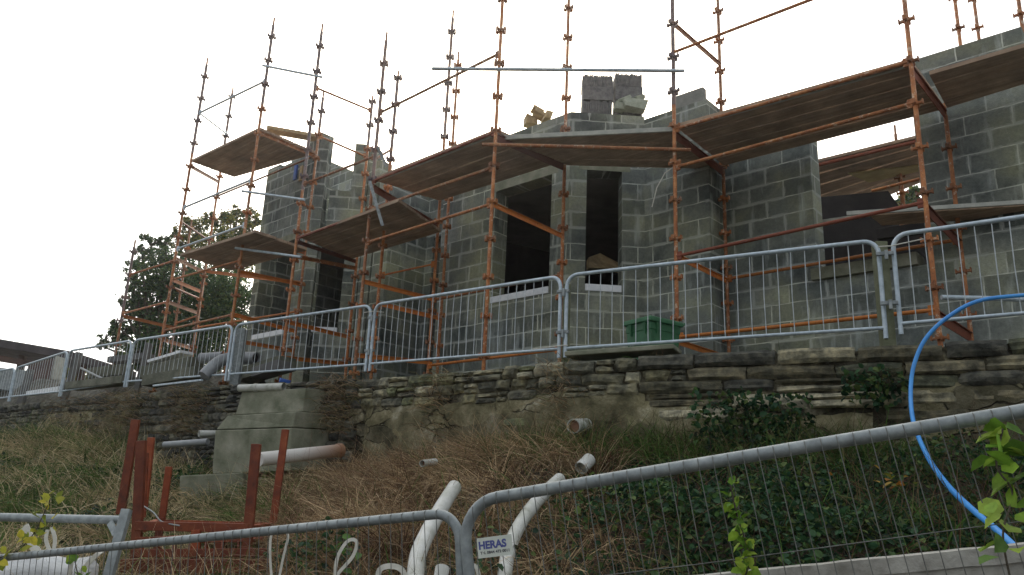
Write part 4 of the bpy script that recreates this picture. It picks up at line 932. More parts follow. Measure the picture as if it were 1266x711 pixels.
# ------------------------------------------------------------------ concrete buttress in front of the wall
bt = thing('concrete_buttress', 'stepped cast concrete buttress block against the wall left of centre', 'buttress', PY(320, 600, 10.6))
def hexa(name, fl, fr, rr, depth, m='concrete'):
    """fl: front-left top/bottom px; fr: front-right; rr: right-side rear"""
    pass
def cblock(pts_top, pts_bot, Ys, dep):
    mb = MB(); T = [PY(x, y, Y) for (x, y), Y in zip(pts_top, Ys)]; Bm = [PY(x, y, Y) for (x, y), Y in zip(pts_bot, Ys)]
    for a_, b_ in zip(T, Bm): pass
    T += [T[-1] + v3(B * dep - A * .1, 0), T[0] + v3(B * dep, 0)]; Bm += [Bm[-1] + v3(B * dep - A * .1, 0), Bm[0] + v3(B * dep, 0)]
    n = len(T); mb.add(T + Bm, [tuple(range(n))[::-1], tuple(range(n, 2 * n))] + [(k, (k + 1) % n, n + (k + 1) % n, n + k) for k in range(n)]); return mb
cblock([(299, 484), (378, 480), (404, 482)], [(291, 513), (374, 509), (402, 512)], (11.3, 10.75, 10.95), 1.0).build('upper_block', M['concrete'], bt, bevel=.012)
cblock([(281, 514), (366, 509), (398, 511)], [(267, 531), (362, 528), (397, 530)], (11.05, 10.45, 10.75), 1.0).build('sloped_block', M['concrete'], bt, bevel=.012)
cblock([(266, 532), (360, 529), (397, 531)], [(262, 586), (358, 582), (396, 580)], (11.0, 10.4, 10.7), 1.0).build('middle_block', M['concrete'], bt, bevel=.012)
cblock([(222, 588), (300, 584), (316, 590)], [(220, 640), (300, 640), (316, 640)], (10.6, 10.1, 10.4), 1.0).build('lower_block', M['concrete'], bt, bevel=.015)

def bez(P_, n=16):
    P_ = [np.array(p) for p in P_]; out = []
    for i in range(len(P_) - 1):
        p0 = P_[max(i - 1, 0)]; p1 = P_[i]; p2 = P_[i + 1]; p3 = P_[min(i + 2, len(P_) - 1)]
        for k in range(n):
            t = k / n; out.append(.5 * ((2 * p1) + (-p0 + p2) * t + (2 * p0 - 5 * p1 + 4 * p2 - p3) * t * t + (-p0 + 3 * p1 - 3 * p2 + p3) * t ** 3))
    out.append(P_[-1]); return out
# ------------------------------------------------------------------ pipes
def pipe(name, pts, r, m, label, cat='pipe', n=14, mouth=None, group=None, collar=None):
    mb = MB(); mb.tube(pts, r, n, caps=mouth is None)
    o = mb.build(name, M[m], None); tag(o, label, cat, group)
    if mouth is not None:
        mm = MB(); d = np.array(pts[0]) - np.array(pts[1]); d /= np.linalg.norm(d); mm.ring(np.array(pts[0]), np.array(pts[0]) - d * .04, r * .86, r * 1.01, n); mm.build('pipe_rim', M[m], o)
        mi = MB(); mi.tube([np.array(pts[0]) - d * .05, np.array(pts[0]) - d * .09], r * .88, n); mi.build('pipe_bore', M[mouth], o)
    if collar is not None:
        mc = MB()
        for f in collar:
            p = np.array(pts[0]) + (np.array(pts[-1]) - np.array(pts[0])) * f; d = np.array(pts[-1]) - np.array(pts[0]); d /= np.linalg.norm(d); mc.tube([p - d * .03, p + d * .03], r * 1.12, n)
        mc.build('socket', M[m], o)
    return o
m_, nt_, b_ = nodes('white_to_brown_pipe'); g_ = N(nt_, 'ShaderNodeNewGeometry'); sx_ = N(nt_, 'ShaderNodeSeparateXYZ'); nt_.links.new(g_.outputs['Position'], sx_.inputs[0])
mr_ = N(nt_, 'ShaderNodeMapRange'); pl_ = PY(325, 567, 8.9); pr_ = PY(417, 558, 9.6); mr_.inputs[1].default_value = float(pl_[0] * .55 + pr_[0] * .45); mr_.inputs[2].default_value = float(pr_[0]); nt_.links.new(sx_.outputs[0], mr_.inputs[0])
nt_.links.new(mixc(nt_, mr_.outputs[0], (.62, .60, .56), (.30, .16, .09)), b_.inputs['Base Color']); b_.inputs['Roughness'].default_value = .5; M['wb'] = m_
pipe('drain_pipe', [PY(320, 568, 8.9), PY(420, 557, 9.9)], .078, 'wb', 'long pale drain pipe turning brown where it leaves the dark wall hole', collar=[.99])
pipe('drain_pipe', [PY(709, 527, 7.75), PY(735, 525, 8.25)], .072, 'white', 'short white pipe stub with a brown open mouth poking from the wall', mouth='brown')
pipe('drain_pipe', [PY(718, 579, 6.5), PY(729, 568, 6.6)], .055, 'white', 'small pale pipe end standing in the grass below the wall', mouth='white')
pipe('drain_pipe', [PY(522, 573, 7.6), PY(538, 571, 7.8)], .033, 'white', 'tiny white pipe stub lying in the dead grass left of centre', mouth='brown')
pipe('white_pipe', bez([PY(562, 602, 5.6), PY(545, 629, 5.3), PY(528, 660, 5.0), PY(516, 690, 4.75), PY(513, 730, 4.5)], 8), .049, 'white', 'long curved white pipe rising from the bank left of the sign', mouth='dark')
pipe('white_pipe', bez([PY(692, 592, 5.8), PY(668, 615, 5.5), PY(645, 645, 5.2), PY(629, 680, 4.9), PY(622, 730, 4.6)], 8), .043, 'white', 'long curved white pipe passing behind the sign', mouth='dark')
pipe('white_pipe', [PY(547, 702, 4.4), PY(540, 740, 4.3)], .038, 'white', 'short white pipe end just above the bottom edge left of the sign', mouth='dark')
pipe('grey_pipe', [PY(203, 550, 11.4), PY(257, 546, 11.2)], .045, 'greypipe', 'thin grey pipe lying at the wall foot left of the buttress', 'pipe')
pipe('white_pipe', [PY(246, 536, 11.3), PY(272, 536, 11.5)], .045, 'white', 'short white pipe stub beside the left face of the buttress', mouth='dark')
pipe('white_pipe', [PY(296, 480, 11.3), PY(351, 478, 10.95)], .052, 'white', 'white pipe length lying on the wall above the buttress', mouth='dark', collar=[.38])
pipe('duct_pipe', bez([PY(252, 465, 12.4), PY(264, 453, 12.5), PY(276, 445, 12.6), PY(290, 443, 12.65)], 6), .10, 'greypipe', 'bent grey duct pipe leaning on the wall behind the barrier')
pipe('duct_pipe', [PY(248, 443, 13.0), PY(276, 441, 12.9)], .085, 'greypipe', 'short straight grey duct pipe left of the bent duct pipe', mouth='dark')
pipe('duct_pipe', [PY(317, 443, 12.6), PY(290, 442, 12.8)], .10, 'greypipe', 'grey duct pipe with a dark open end right of the wide post', mouth='dark')
# concrete lintels and debris behind the fence on the left
for k, (x0, y0, Y0, x1, y1, Y1, w, h, m, lb) in enumerate([
        (182, 462, 14.2, 243, 450, 13.3, .3, .22, 'mosscon', 'long concrete lintel lying behind the barrier left of the duct pipes'),
        (185, 472, 13.7, 250, 461, 12.9, .3, .18, 'mosscon', 'lower concrete lintel in front of the duct pipes'),
        (190, 448, 14.0, 231, 436, 13.4, .25, .05, 'whitestrip', 'bright white board leaning on the lintels'),
        (115, 463, 15.5, 158, 458, 15.2, .3, .2, 'mosscon', 'grey block beam in the sky gap at the left'),
        (140, 446, 16, 185, 441, 15.6, .3, .12, 'slab', 'dark flat sheet behind the lone left pole'),
        (320, 462, 12.4, 352, 452, 12.1, .3, .15, 'slab', 'dark slab below the white sill of the left bay'),
        (35, 487, 17, 75, 481, 16.2, .1, .1, 'whitestrip', 'thin white batten low behind the leftmost panels'),
        (318, 433, 12.9, 350, 424, 12.5, .3, .03, 'whitestrip', 'pale board lying at the foot of the left bay window'),
        (300, 466, 12.9, 356, 449, 12.3, .35, .2, 'mosscon', 'dark masonry heap at the foot of the left bay'),
        (90, 478, 15.4, 160, 470, 14.2, .3, .14, 'mosscon', 'mossy coping stone on the wall top in the sky gap')]):
    if k == 7: continue
    plank('site_debris', PY(x0, y0, Y0), PY(x1, y1, Y1), w, h, m, lb, 'debris')
plank('steel_bar', PY(190, 477, 12.9), PY(250, 470, 12.1), .04, .03, 'galv', 'thin galvanised bar lying on the wall top left of the pipes', 'bar')
lump('blue_sheet', PY(352, 471, 11.5), (.16, .1, .06), (.2, .1, .4), 'bluetarp', 'crumpled blue plastic sheet scrap on the wall top right of the pipe', 'plastic sheet')

# ------------------------------------------------------------------ blue hose
pts = bez([PY(1330, 362, 6.25), PY(1266, 365, 6.2), PY(1210, 372, 6.2), PY(1172, 392, 6.25), PY(1145, 418, 6.3), PY(1131, 448, 6.3), PY(1126, 480, 6.25), PY(1129, 520, 6.0),
           PY(1146, 563, 5.5), PY(1170, 598, 4.9), PY(1200, 628, 4.4), PY(1240, 662, 4.0), PY(1300, 720, 3.7)], 8)
mb = MB(); mb.tube(pts, .0165, 12); o = mb.build('water_hose', M['bluehose'], None); tag(o, 'bright blue water hose looping over the barrier and down the wall', 'hose')

# ------------------------------------------------------------------ rusty stillage on the bank
st = thing('rusty_steel_frame', 'rusty red steel frame with upright posts standing on the left of the bank', 'steel frame', PY(240, 690, 6.6))
def post(x0, y0, x1, y1, Y, w=.065, nm='upright'):
    mb = MB(); mb.beam(PY(x0, y0, Y), PY(x1, y1, Y), w, w * .6, (0, 1, 0)); mb.build(nm, M['skiprust'], st, bevel=.004)
post(175, 545, 168, 690, 6.5, .075); post(317, 549, 303, 700, 6.5, .075); post(353, 531, 336, 660, 7.5, .065); post(168, 519, 149, 636, 7.6, .075); post(187, 541, 178, 628, 7.3, .06); post(209, 577, 199, 652, 7.2, .055)
mb = MB(); mb.beam(PY(168, 650, 6.5), PY(308, 653, 6.5), .06, .07); mb.beam(PY(168, 668, 6.5), PY(304, 666, 6.5), .05, .05); mb.build('rail', M['skiprust'], st, bevel=.004)
mb = MB(); mb.beam(PY(170, 655, 6.5), PY(199, 645, 7.2), .05, .06); mb.beam(PY(306, 655, 6.5), PY(338, 650, 7.5), .05, .06); mb.beam(PY(199, 646, 7.2), PY(338, 650, 7.5), .05, .05); mb.build('rail', M['skiprust'], st)
post(243, 655, 240, 720, 6.48, .07); post(198, 640, 192, 710, 7.1, .06); post(180, 560, 176, 640, 6.9, .05); post(272, 652, 270, 680, 6.5, .05)
mb = MB(); mb.beam(PY(165, 684, 6.45), PY(330, 683, 6.4), .05, .06); mb.build('rail', M['skiprust'], st, bevel=.004)
mb = MB(); mb.beam(PY(150, 700, 6.3), PY(335, 700, 6.2), .05, .10); mb.build('rail', M['skiprust'], st, bevel=.004)
for k in range(7):
    mb = MB(); x_ = 176 + 20 * k; mb.beam(PY(x_, 669, 6.5), PY(x_ - 1, 684, 6.45), .012, .05, (0, 1, 0)); mb.build('bar', M['skiprust'], st)
mb = MB(); q_ = [PZ(166, 664, PY(240, 664, 6.52)[2]), PZ(306, 664, PY(240, 664, 6.52)[2])]; zz_ = q_[0][2]; mb.prism([(q_[0][0], 6.55), (q_[1][0], 6.55), (q_[1][0] + .25, 7.4), (q_[0][0] + .2, 7.4)], zz_ - .03, zz_ - .01); mb.build('base_plate', M['skiprust'], st)
mb = MB(); mb.tube(bez([PY(178, 626, 6.7), PY(190, 634, 6.6), PY(200, 645, 6.5), PY(222, 650, 6.45)], 6), .006, 6); mb.build('wire', M['galvold'], st)

# ------------------------------------------------------------------ near fence
def nearpanel(Lp, Rp, H, label, spacing, rt=.021, horiz=(.28,), corner_left=True, corner_right=False, R=.14, wr=.0016, name='mesh_fence_panel'):
    Lp = np.array(Lp, float); Rp = np.array(Rp, float); d = (Rp - Lp); Ln = np.linalg.norm(d); d /= Ln
    hd = np.array([d[0], d[1], 0]); hd /= np.linalg.norm(hd); nrm_ = np.array([hd[1], -hd[0], 0]); dn = np.cross(nrm_, d); dn = dn if dn[2] < 0 else -dn
    t = thing(name, label, 'fence panel', Lp + dn * H, 'tall mesh fence panels along the road'); pts = []
    if corner_left: pts += [Lp + dn * H] + [Lp + dn * R + d * R * (1 - math.cos(k / 8 * math.pi / 2)) - dn * R * math.sin(k / 8 * math.pi / 2) for k in range(9)]
    else: pts += [Lp]
    if corner_right: pts += [Rp - d * R + d * R * math.sin(k / 8 * math.pi / 2) + dn * R * (1 - math.cos(k / 8 * math.pi / 2)) for k in range(9)] + [Rp + dn * H]
    else: pts += [Rp]
    mb = MB(); mb.tube(pts, rt, 14); mb.build('frame', M['galvold'], t)
    mb = MB(); nw = int(Ln / spacing)
    for k in range(1, nw + 1):
        s = k * spacing; cut = 0
        for on_, e in ((corner_left, s), (corner_right, Ln - s)):
            if on_ and e < R: cut = R - math.sqrt(max(0, R * R - (R - e) ** 2))
        p = Lp + d * s + nrm_ * .0; bow = rng.normal(size=3) * .0025
        wrap = [p + dn * (cut - rt) + nrm_ * 0, p + dn * (cut - rt * .6) + nrm_ * rt * 1.0, p + dn * (cut + rt) + nrm_ * rt]
        mb.tube(wrap + [p + dn * H * .4 + nrm_ * rt + bow, p + dn * H + nrm_ * rt], wr, 5, False)
    for hz in horiz:
        a = Lp + dn * hz + nrm_ * (rt + .004); mb.tube([a + d * .0, a + d * Ln * .33 + dn * .004, a + d * Ln * .66 - dn * .003, a + d * Ln], wr, 5, False)
    mb.build('mesh_infill', M['nearwire'], t)
    return t, Lp, Rp, d, dn, nrm_
Lr = PY(571, 622, 2.95); Rr = PY(1266, 508, 2.28); dr_ = Rr - Lr
NR = nearpanel(Lr + np.array([0, 0, -.0]), Rr + dr_ * .35, 1.6, 'large near mesh fence panel on the right carrying a small white sign', .048, horiz=(.30, .62))
Ll = PY(0, 690, 4.35); Rl = PY(567, 633, 2.98); dl_ = Rl - Ll
NL = nearpanel(Ll - dl_ * .3, Rl, 1.6, 'near mesh fence panel on the left dipping towards the bags', .052, horiz=(.30,), corner_left=False, corner_right=True, R=.1, rt=.0185)
# older bent rail and prop behind it
t = thing('fallen_fence_rail', 'weathered fence rail with a tilted end post behind the left near panel', 'fence panel', PY(140, 700, 5.2), None)
mb = MB(); mb.tube([PY(-60, 638, 5.4), PY(150, 643, 5.1)], .026, 12); mb.build('rail', M['galvold'], t)
mb = MB(); mb.beam(PY(157, 630, 5.05), PY(128, 735, 4.95), .055, .05, (0, 1, 0)); mb.build('end_post', M['galvold'], t, bevel=.004)
mb = MB(); mb.beam(PY(136, 646, 5.08), PY(143, 660, 5.02), .04, .012, (0, 1, 0)); mb.build('gusset', M['galvold'], t)
# sign on the right panel
def sign():
    t, Lp, Rp, d, dn, nn = NR
    o_ = nn * .027 if nn[1] < 0 else -nn * .027
    c = [PY(590, 667, 2.9), PY(633, 661, 2.86), PY(634, 685, 2.86), PY(591, 691, 2.9)]
    # project on fence plane
    n0 = nn / np.linalg.norm(nn)
    def onp(x, y):
        r = ray(x, y); k = ((Lp + o_ - EYE) @ n0) / (r @ n0); return EYE + r * k
    tl, tr, br, bl = onp(590, 666), onp(632.5, 660.5), onp(634, 685), onp(591, 691)
    X = (tr - tl); w = np.linalg.norm(X); X /= w; Nn = -n0 if n0[1] > 0 else n0; Yv = np.cross(Nn, X); Yv = Yv if Yv[2] > 0 else -Yv; h = np.linalg.norm(tl - bl)
    ctr = (tl + tr + br + bl) / 4; mb = MB(); mb.obox(ctr, (w / 2, h / 2, .0015), (X, Yv, Nn)); sg = mb.build('sign', M['sign'], t); tag(sg, 'small white sign plate with blue and black lettering')
    def text(body, size, m, dx, dy, wid, bold=0):
        cu = bpy.data.curves.new('lettering', 'FONT'); cu.body = body; cu.size = size; cu.align_x = 'CENTER'; cu.align_y = 'CENTER'; cu.offset = bold
        ob = bpy.data.objects.new('tmp', cu); COL.objects.link(ob); bpy.context.view_layer.update()
        me = bpy.data.meshes.new_from_object(ob.evaluated_get(bpy.context.evaluated_depsgraph_get())); bpy.data.objects.remove(ob)
        xs = [v.co.x for v in me.vertices]; k = wid / (max(xs) - min(xs)); me.name = 'lettering'; me.materials.clear(); me.materials.append(m)
        Mx = Matrix(((*X,), (*Yv,), (*Nn,))).transposed()
        for v in me.vertices:
            q = Mx @ Vector((v.co.x * k, v.co.y, 0)); v.co = q + Vector(ctr + X * dx + Yv * dy + Nn * .0022) - wloc(sg)
        link('lettering', me, sg)
    text('HERAS', h * .52, M['signblue'], -w * .06, h * .10, w * .80, .0016)
    text('Tel. 0844 472 0011', h * .19, M['signblack'], -w * .0, -h * .26, w * .84, .0004)
sign()

# coping wall by the road, bottom right
mb = MB(); a = PY(880, 711, 3.5); b = PY(1266, 673, 3.0); d = (b - a); d /= np.linalg.norm(d); a2 = a - d * .9; b2 = b + d * 1.5; hd = np.array([d[0], d[1], 0]); hd /= np.linalg.norm(hd); nb = np.array([-hd[1], hd[0], 0])
kw = thing('low_road_wall', 'low pale concrete wall beside the road at the bottom right', 'wall', (*((a + b) / 2)[:2], 0))
nseg = 40; vs = []
for k in range(nseg + 1):
    p = a2 + (b2 - a2) * k / nseg; p = p + np.array([0, 0, .006 * mnoise.noise((k * .7, 0, 0))]); 
    for q in (p + nb * .2 - [0, 0, .06], p + nb * .2, p + [0, 0, 0], p - [0, 0, .035], p - [0, 0, .06]): vs.append(q)
mb.add(vs, [(k * 5 + j, (k + 1) * 5 + j, (k + 1) * 5 + (j + 1) % 5, k * 5 + (j + 1) % 5) for k in range(nseg) for j in range(5)]); mb.build('coping', M['kerbc'], kw)
mb = MB(); q0 = a2 + nb * .012; q1 = b2 + nb * .012
V = [q0 - [0, 0, .061], q1 - [0, 0, .061], q1 + nb * .17 - [0, 0, .061], q0 + nb * .17 - [0, 0, .061]]; W_ = [np.array([v[0], v[1], -.05]) for v in V]
mb.add(V + W_, [(0, 1, 2, 3), (7, 6, 5, 4), (0, 4, 5, 1), (1, 5, 6, 2), (2, 6, 7, 3), (3, 7, 4, 0)]); mb.build('wall_body', M['kerbc'], kw)

# ------------------------------------------------------------------ bulk bags with loops
def bag(c, sx, sy, h, label, seed):
    mb = MB(); nu, nv = 26, 14; vs = []
    for j in range(nv + 1):
        for i in range(nu):
            a = 2 * math.pi * i / nu; v = j / nv; e = .55 + .45 * math.sin(min(1, v * 1.25) * math.pi * .5 + .5) if v < .8 else .9 - (v - .8) * 1.2
            sq = 1 / max(abs(math.cos(a)), abs(math.sin(a))) ** .6; z = h * min(v, .85) / .85 if v < .85 else h - (v - .85) * .3
            rr = e * sq * (1 + .10 * mnoise.noise((math.cos(a) * 2.3 + seed, math.sin(a) * 2.3, v * 3)) + .05 * mnoise.noise((math.cos(a) * 7 + seed, math.sin(a) * 7, v * 8)))
            vs.append((c[0] + math.cos(a) * rr * sx, c[1] + math.sin(a) * rr * sy, c[2] + z + .03 * mnoise.noise((a * 2, v * 5, seed))))
    mb.add(vs, [(j * nu + i, j * nu + (i + 1) % nu, (j + 1) * nu + (i + 1) % nu, (j + 1) * nu + i) for j in range(nv) for i in range(nu)] + [tuple(nv * nu + i for i in range(nu))], smooth=True)
    t = thing('bulk_bag', label, 'bulk bag', c); mb.build('bag_body', M['bagwhite'], t); return t
def loop(t, px, r=.004, w=.018):
    P_ = bez(px, 8); mb = MB()
    for i in range(len(P_) - 1):
        mb.beam(P_[i], P_[i + 1] + (P_[i + 1] - P_[i]) * .12, w, r, (0, -1, .2))
    mb.build('lifting_loop', M['strap'], t)
c = PY(25, 745, 4.9); c[2] -= .50; t1 = bag(c, .36, .3, .74, 'white bulk bag with stiff lifting loops at the bottom left corner', 1.3)
loop(t1, [PY(30, 650, 4.8), PY(38, 668, 4.8), PY(50, 690, 4.8)], .01, .045); loop(t1, [PY(59, 655, 4.8), PY(57, 668, 4.8), PY(64, 684, 4.8), PY(68, 668, 4.8), PY(64, 652, 4.8)], .006, .02)
loop(t1, [PY(84, 715, 4.6), PY(90, 690, 4.6), PY(84, 720, 4.7)], .006, .02); loop(t1, [PY(90, 720, 4.4), PY(108, 698, 4.4), PY(122, 684, 4.4), PY(130, 680, 4.45)], .006, .025)
c = PY(330, 790, 4.6); c[2] -= .3; t2 = bag(c, .3, .3, .35, 'white bulk bag below the frame whose tall loop rises past the rusty post', 4.3)
loop(t2, [PY(338, 735, 4.5), PY(334, 690, 4.5), PY(336, 660, 4.5), PY(348, 653, 4.5), PY(356, 662, 4.5), PY(350, 690, 4.5), PY(341, 735, 4.5)], .003, .013)
c = PY(440, 790, 4.5); c[2] -= .3; t3 = bag(c, .3, .3, .35, 'white bulk bag with a wide bent loop left of the curved pipe', 7.3)
loop(t3, [PY(413, 725, 4.4), PY(417, 690, 4.4), PY(430, 669, 4.4), PY(441, 670, 4.4), PY(436, 688, 4.4), PY(419, 708, 4.4), PY(412, 720, 4.4)], .003, .018)
loop(t3, [PY(466, 722, 4.3), PY(470, 704, 4.3), PY(485, 700, 4.3), PY(498, 706, 4.3), PY(502, 725, 4.3)], .005, .028)
loop(t3, [PY(578, 722, 3.9), PY(578, 704, 3.9), PY(588, 700, 3.9), PY(592, 712, 3.9)], .004, .02)

# ------------------------------------------------------------------ climbing plants on the near fence
def vine(name, stem, n, size, cols, label, spread=.035, drop=.5):
    st_ = bez(stem, 8); t = thing(name, label, 'climbing plant', st_[-1]); mb = MB(); mb.tube(st_, .0028, 6); mb.build('stem', M['bark'], t)
    idx = rng.integers(0, len(st_), n); Pp = np.array([st_[i] for i in idx]) + rng.normal(size=(n, 3)) * spread
    vobj('foliage', [leaves(Pp, rng.uniform(*size, n), pal(n, cols, .2), .1, drop)], M['leaf'], None, parent=t)
LIME = [(.22, .36, .04), (.14, .27, .03), (.30, .42, .06), (.10, .20, .03)]
vine('climbing_vine', [PY(1240, 530, 2.24), PY(1232, 575, 2.24), PY(1252, 610, 2.22), PY(1240, 660, 2.22), PY(1250, 720, 2.2)], 32, (.055, .09), LIME, 'bright green large leaved vine on the near fence at the right edge', .022)
vine('climbing_vine', [PY(903, 600, 2.55), PY(912, 640, 2.54), PY(922, 670, 2.53), PY(926, 695, 2.53), PY(918, 720, 2.53)], 60, (.026, .045), LIME, 'slender bright green vine shoot on the near fence in front of the brambles', .010)
vine('climbing_vine', [PY(62, 618, 4.3), PY(52, 640, 4.3), PY(40, 662, 4.3), PY(20, 682, 4.3), PY(-10, 692, 4.3)], 42, (.04, .065), [(.50, .44, .05), (.36, .36, .05), (.22, .27, .04)], 'yellowing vine twined round the old rail at the bottom left', .04)
vine('climbing_vine', [PY(92, 690, 4.2), PY(95, 705, 4.2), PY(100, 725, 4.2)], 14, (.04, .06), LIME, 'small green shoot on the near fence beside the white bag', .02)
vine('climbing_vine', [PY(425, 668, 4.6), PY(432, 680, 4.5), PY(440, 705, 4.4)], 10, (.05, .07), [(.06, .12, .03), (.09, .17, .04)], 'few broad green leaves behind the wide bent bag loop', .03)

# ------------------------------------------------------------------ trees
def tree(name, label, base, blobs, Y, n, cols, leaf=(.10, .20), trunk=.16):
    t = thing(name, label, 'tree', base); tops = []
    Ps = []
    tot = sum(b[2] ** 2 for b in blobs)
    for (px, py, r) in blobs:
        c = PY(px, py, Y + random.uniform(-.6, .6)); R_ = r / 970 * Y * 1.02; tops.append((c, R_)); m = int(n * r * r / tot)
        k = max(6, int(m / 38)); cl = rng.normal(size=(k, 3)); cl /= np.linalg.norm(cl, axis=1)[:, None]; cl *= (rng.uniform(.25, 1.08, (k, 1)) ** .6); cl = c + cl * R_ * [1, 1, .92]
        idx = rng.integers(0, k, m); Ps.append(cl[idx] + rng.normal(size=(m, 3)) * R_ * .13)
    Pn = np.concatenate(Ps); m = len(Pn)
    mb = MB(); b0 = np.array(base, float); top = np.mean([c for c, _ in tops], 0); mb.tube([b0, b0 * .55 + top * .45 + [.15, 0, 0], top], trunk, 9, radii=[trunk, trunk * .7, trunk * .3])
    for c, R_ in tops:
        f = b0 * .5 + top * .5; mb.tube([f, (f + c) / 2 + rng.normal(size=3) * .15, c], .05, 6, radii=[trunk * .45, trunk * .25, .012])
        for _ in range(5):
            e = rng.normal(size=3); e /= np.linalg.norm(e); mb.tube([c - [0, 0, R_ * .3], c + e * R_ * .5 + [0, 0, .1], c + e * R_ * .98], .02, 5, radii=[.03, .015, .006])
    mb.build('trunk', M['bark'], t)
    vobj('crown', [leaves(Pn, rng.uniform(*leaf, m), pal(m, cols, .35), .2, .2)], M['leaf'], None, parent=t)
DG = [(.07, .12, .065), (.09, .15, .065), (.05, .09, .05), (.13, .18, .06)]
YG = [(.20, .20, .035), (.14, .17, .035), (.27, .22, .045), (.09, .12, .03)]
b = PY(215, 470, 21); b[2] = TERR
tree('broadleaf_tree', 'dark green ivy clad tree behind the left scaffold', b, [(215, 345, 40), (195, 375, 38), (240, 380, 42), (225, 420, 45), (265, 360, 40), (180, 400, 25), (290, 380, 40), (170, 440, 26), (152, 412, 14), (200, 320, 18), (168, 330, 13), (140, 418, 10), (150, 375, 8), (262, 430, 45), (187, 300, 14), (130, 420, 8), (148, 445, 10), (178, 322, 9), (160, 345, 8), (165, 360, 12), (172, 382, 14), (143, 402, 9), (205, 300, 10), (182, 350, 14), (125, 428, 6), (175, 312, 7)], 21, 36000, DG, (.045, .095), .22)
b = PY(270, 470, 24); b[2] = TERR
tree('broadleaf_tree', 'sunlit yellow green tree behind the ivy clad one', b, [(245, 288, 24), (285, 280, 24), (307, 270, 15), (268, 305, 26), (225, 300, 16), (312, 290, 20), (260, 268, 10), (300, 320, 26), (232, 275, 9), (295, 262, 8), (316, 275, 8), (275, 264, 7), (220, 288, 8)], 24, 9000, YG + DG[:1], (.05, .11), .2)
b = PY(1126, 400, 17); b[2] = TERR
tree('broadleaf_tree', 'small tree top seen through the wide wall opening', b, [(1122, 248, 10), (1131, 240, 7), (1112, 255, 9), (1128, 262, 10)], 17, 700, DG + YG[:1], (.09, .16), .1)
b = PY(92, 480, 26); b[2] = TERR
tree('shrub', 'small sunlit yellow shrub left of the sky gap', b, [(90, 455, 9), (95, 465, 10), (86, 466, 9), (108, 470, 7)], 26, 500, [(.3, .27, .05), (.22, .22, .05)], (.12, .2), .05)

mb = MB(); prof = [(-160, 462), (-60, 466), (10, 468), (50, 466), (85, 470), (100, 470), (130, 470), (160, 466), (185, 458), (215, 455), (250, 456), (290, 460), (315, 466)]
rows_ = []
for i in range(90):
    px = -160 + 475 * i / 89; py = float(np.interp(px, [q[0] for q in prof], [q[1] for q in prof])); Yw = float(np.interp(px, [-160, 85, 165, 290, 315], [22, 16.4, 14.9, 12.95, 12.7])); c = PY(px, py, Yw + .7); row_ = []
    for k in range(12):
        t_ = k / 11; hh = math.sin(min(1, t_ * 1.6) * math.pi / 2) if t_ < .62 else math.cos((t_ - .62) / .38 * math.pi / 2); q = c[:2] + np.array([.35, .94]) * (t_ - .5) * 1.5
        z = TERR + (c[2] - TERR) * max(0, hh); z += (.10 * mnoise.noise((q[0] * 2.2, q[1] * 2.2, 1)) + .06 * mnoise.noise((q[0] * 7, q[1] * 7, 4))) * (1 if hh > .05 else 0); row_.append(v3(q, z))
    rows_.append(row_)
mb.add([p for r_ in rows_ for p in r_], [(i * 12 + k, (i + 1) * 12 + k, (i + 1) * 12 + k + 1, i * 12 + k + 1) for i in range(89) for k in range(11)])
o = mb.build('spoil_heap', simple('rubble_spoil', [(.3, (.07, .07, .055)), (.5, (.13, .125, .10)), (.7, (.24, .23, .19))], 8, .96, 0, 1.0, 18, .05), None); tag(o, 'long heap of dark rubble and soil behind the left barrier panels', 'rubble heap')
# ------------------------------------------------------------------ open shed roof far left
sh = thing('open_sided_shed', 'open shed with a dark sloping roof and rows of purlins at the left edge', 'shed', (*PY(20, 480, 22)[:2], TERR))
mb = MB(); a = PY(-160, 392, 21); b = PY(86, 434, 22.5); ax = b - a; dp = np.array([.6, 3.0, -.1])
dn_ = np.array([0, 0, -.45]); V = [a, b, b + dp, a + dp]; W_ = [v + np.array([0, 0, -.22]) for v in V]
mb.add(V + W_, [(0, 1, 2, 3), (7, 6, 5, 4), (0, 4, 5, 1), (1, 5, 6, 2), (2, 6, 7, 3), (3, 7, 4, 0)]); mb.build('roof', M['roof'], sh)
for k in range(3):
    mb = MB(); o_ = np.array([-.2 * k - .2, .35 * k + .2, -.50 - .36 * k]); mb.beam(a + o_, b + o_ - ax * (.10 + .08 * k), .12, .16); mb.build('purlin', M['purlin'], sh)
for f in (.1, .55, .88):
    mb = MB(); p = a + ax * f + dp * .5; mb.beam(v3(p[:2], TERR), v3(p[:2], p[2] - .2), .16, .16, (0, 1, 0)); mb.build('post', M['purlin'], sh)
# panels stored behind the left fence
plank('mesh_stack', PY(38, 462, 18.2), PY(70, 458, 17.8), .2, .5, 'purlin', 'stack of brown mesh sheets behind the left barrier panels', 'mesh stack')
plank('leaning_board', PY(70, 470, 16.8), PY(76, 442, 16.8), .42, .04, 'edge', 'pale board leaning upright behind the dark leaning post', 'board')
lump('grey_sheet_pile', PY(18, 472, 18.5), (1.1, .6, .55), (0, .1, .2), 'galvold', 'grey sheet metal pile behind the leftmost panels', 'metal pile')

hz, hnt, hb_ = nodes('glare_veil'); hnt.nodes.remove(hb_); pv = N(hnt, 'ShaderNodeVolumePrincipled'); pv.inputs['Color'].default_value = (1, 1, 1, 1); pv.inputs['Density'].default_value = GLARE_DENSITY; pv.inputs['Anisotropy'].default_value = .82  # scattering volume added to imitate lens glare along the skyline
hnt.links.new(pv.outputs[0], hnt.nodes['Material Output'].inputs['Volume'])
if GLARE_DENSITY > 0:
    mb = MB(); mb.box((0, 100, 5.6), (820, 820, 13.4)); o = mb.build('glare_veil', hz, None); tag(o, kind='stuff')
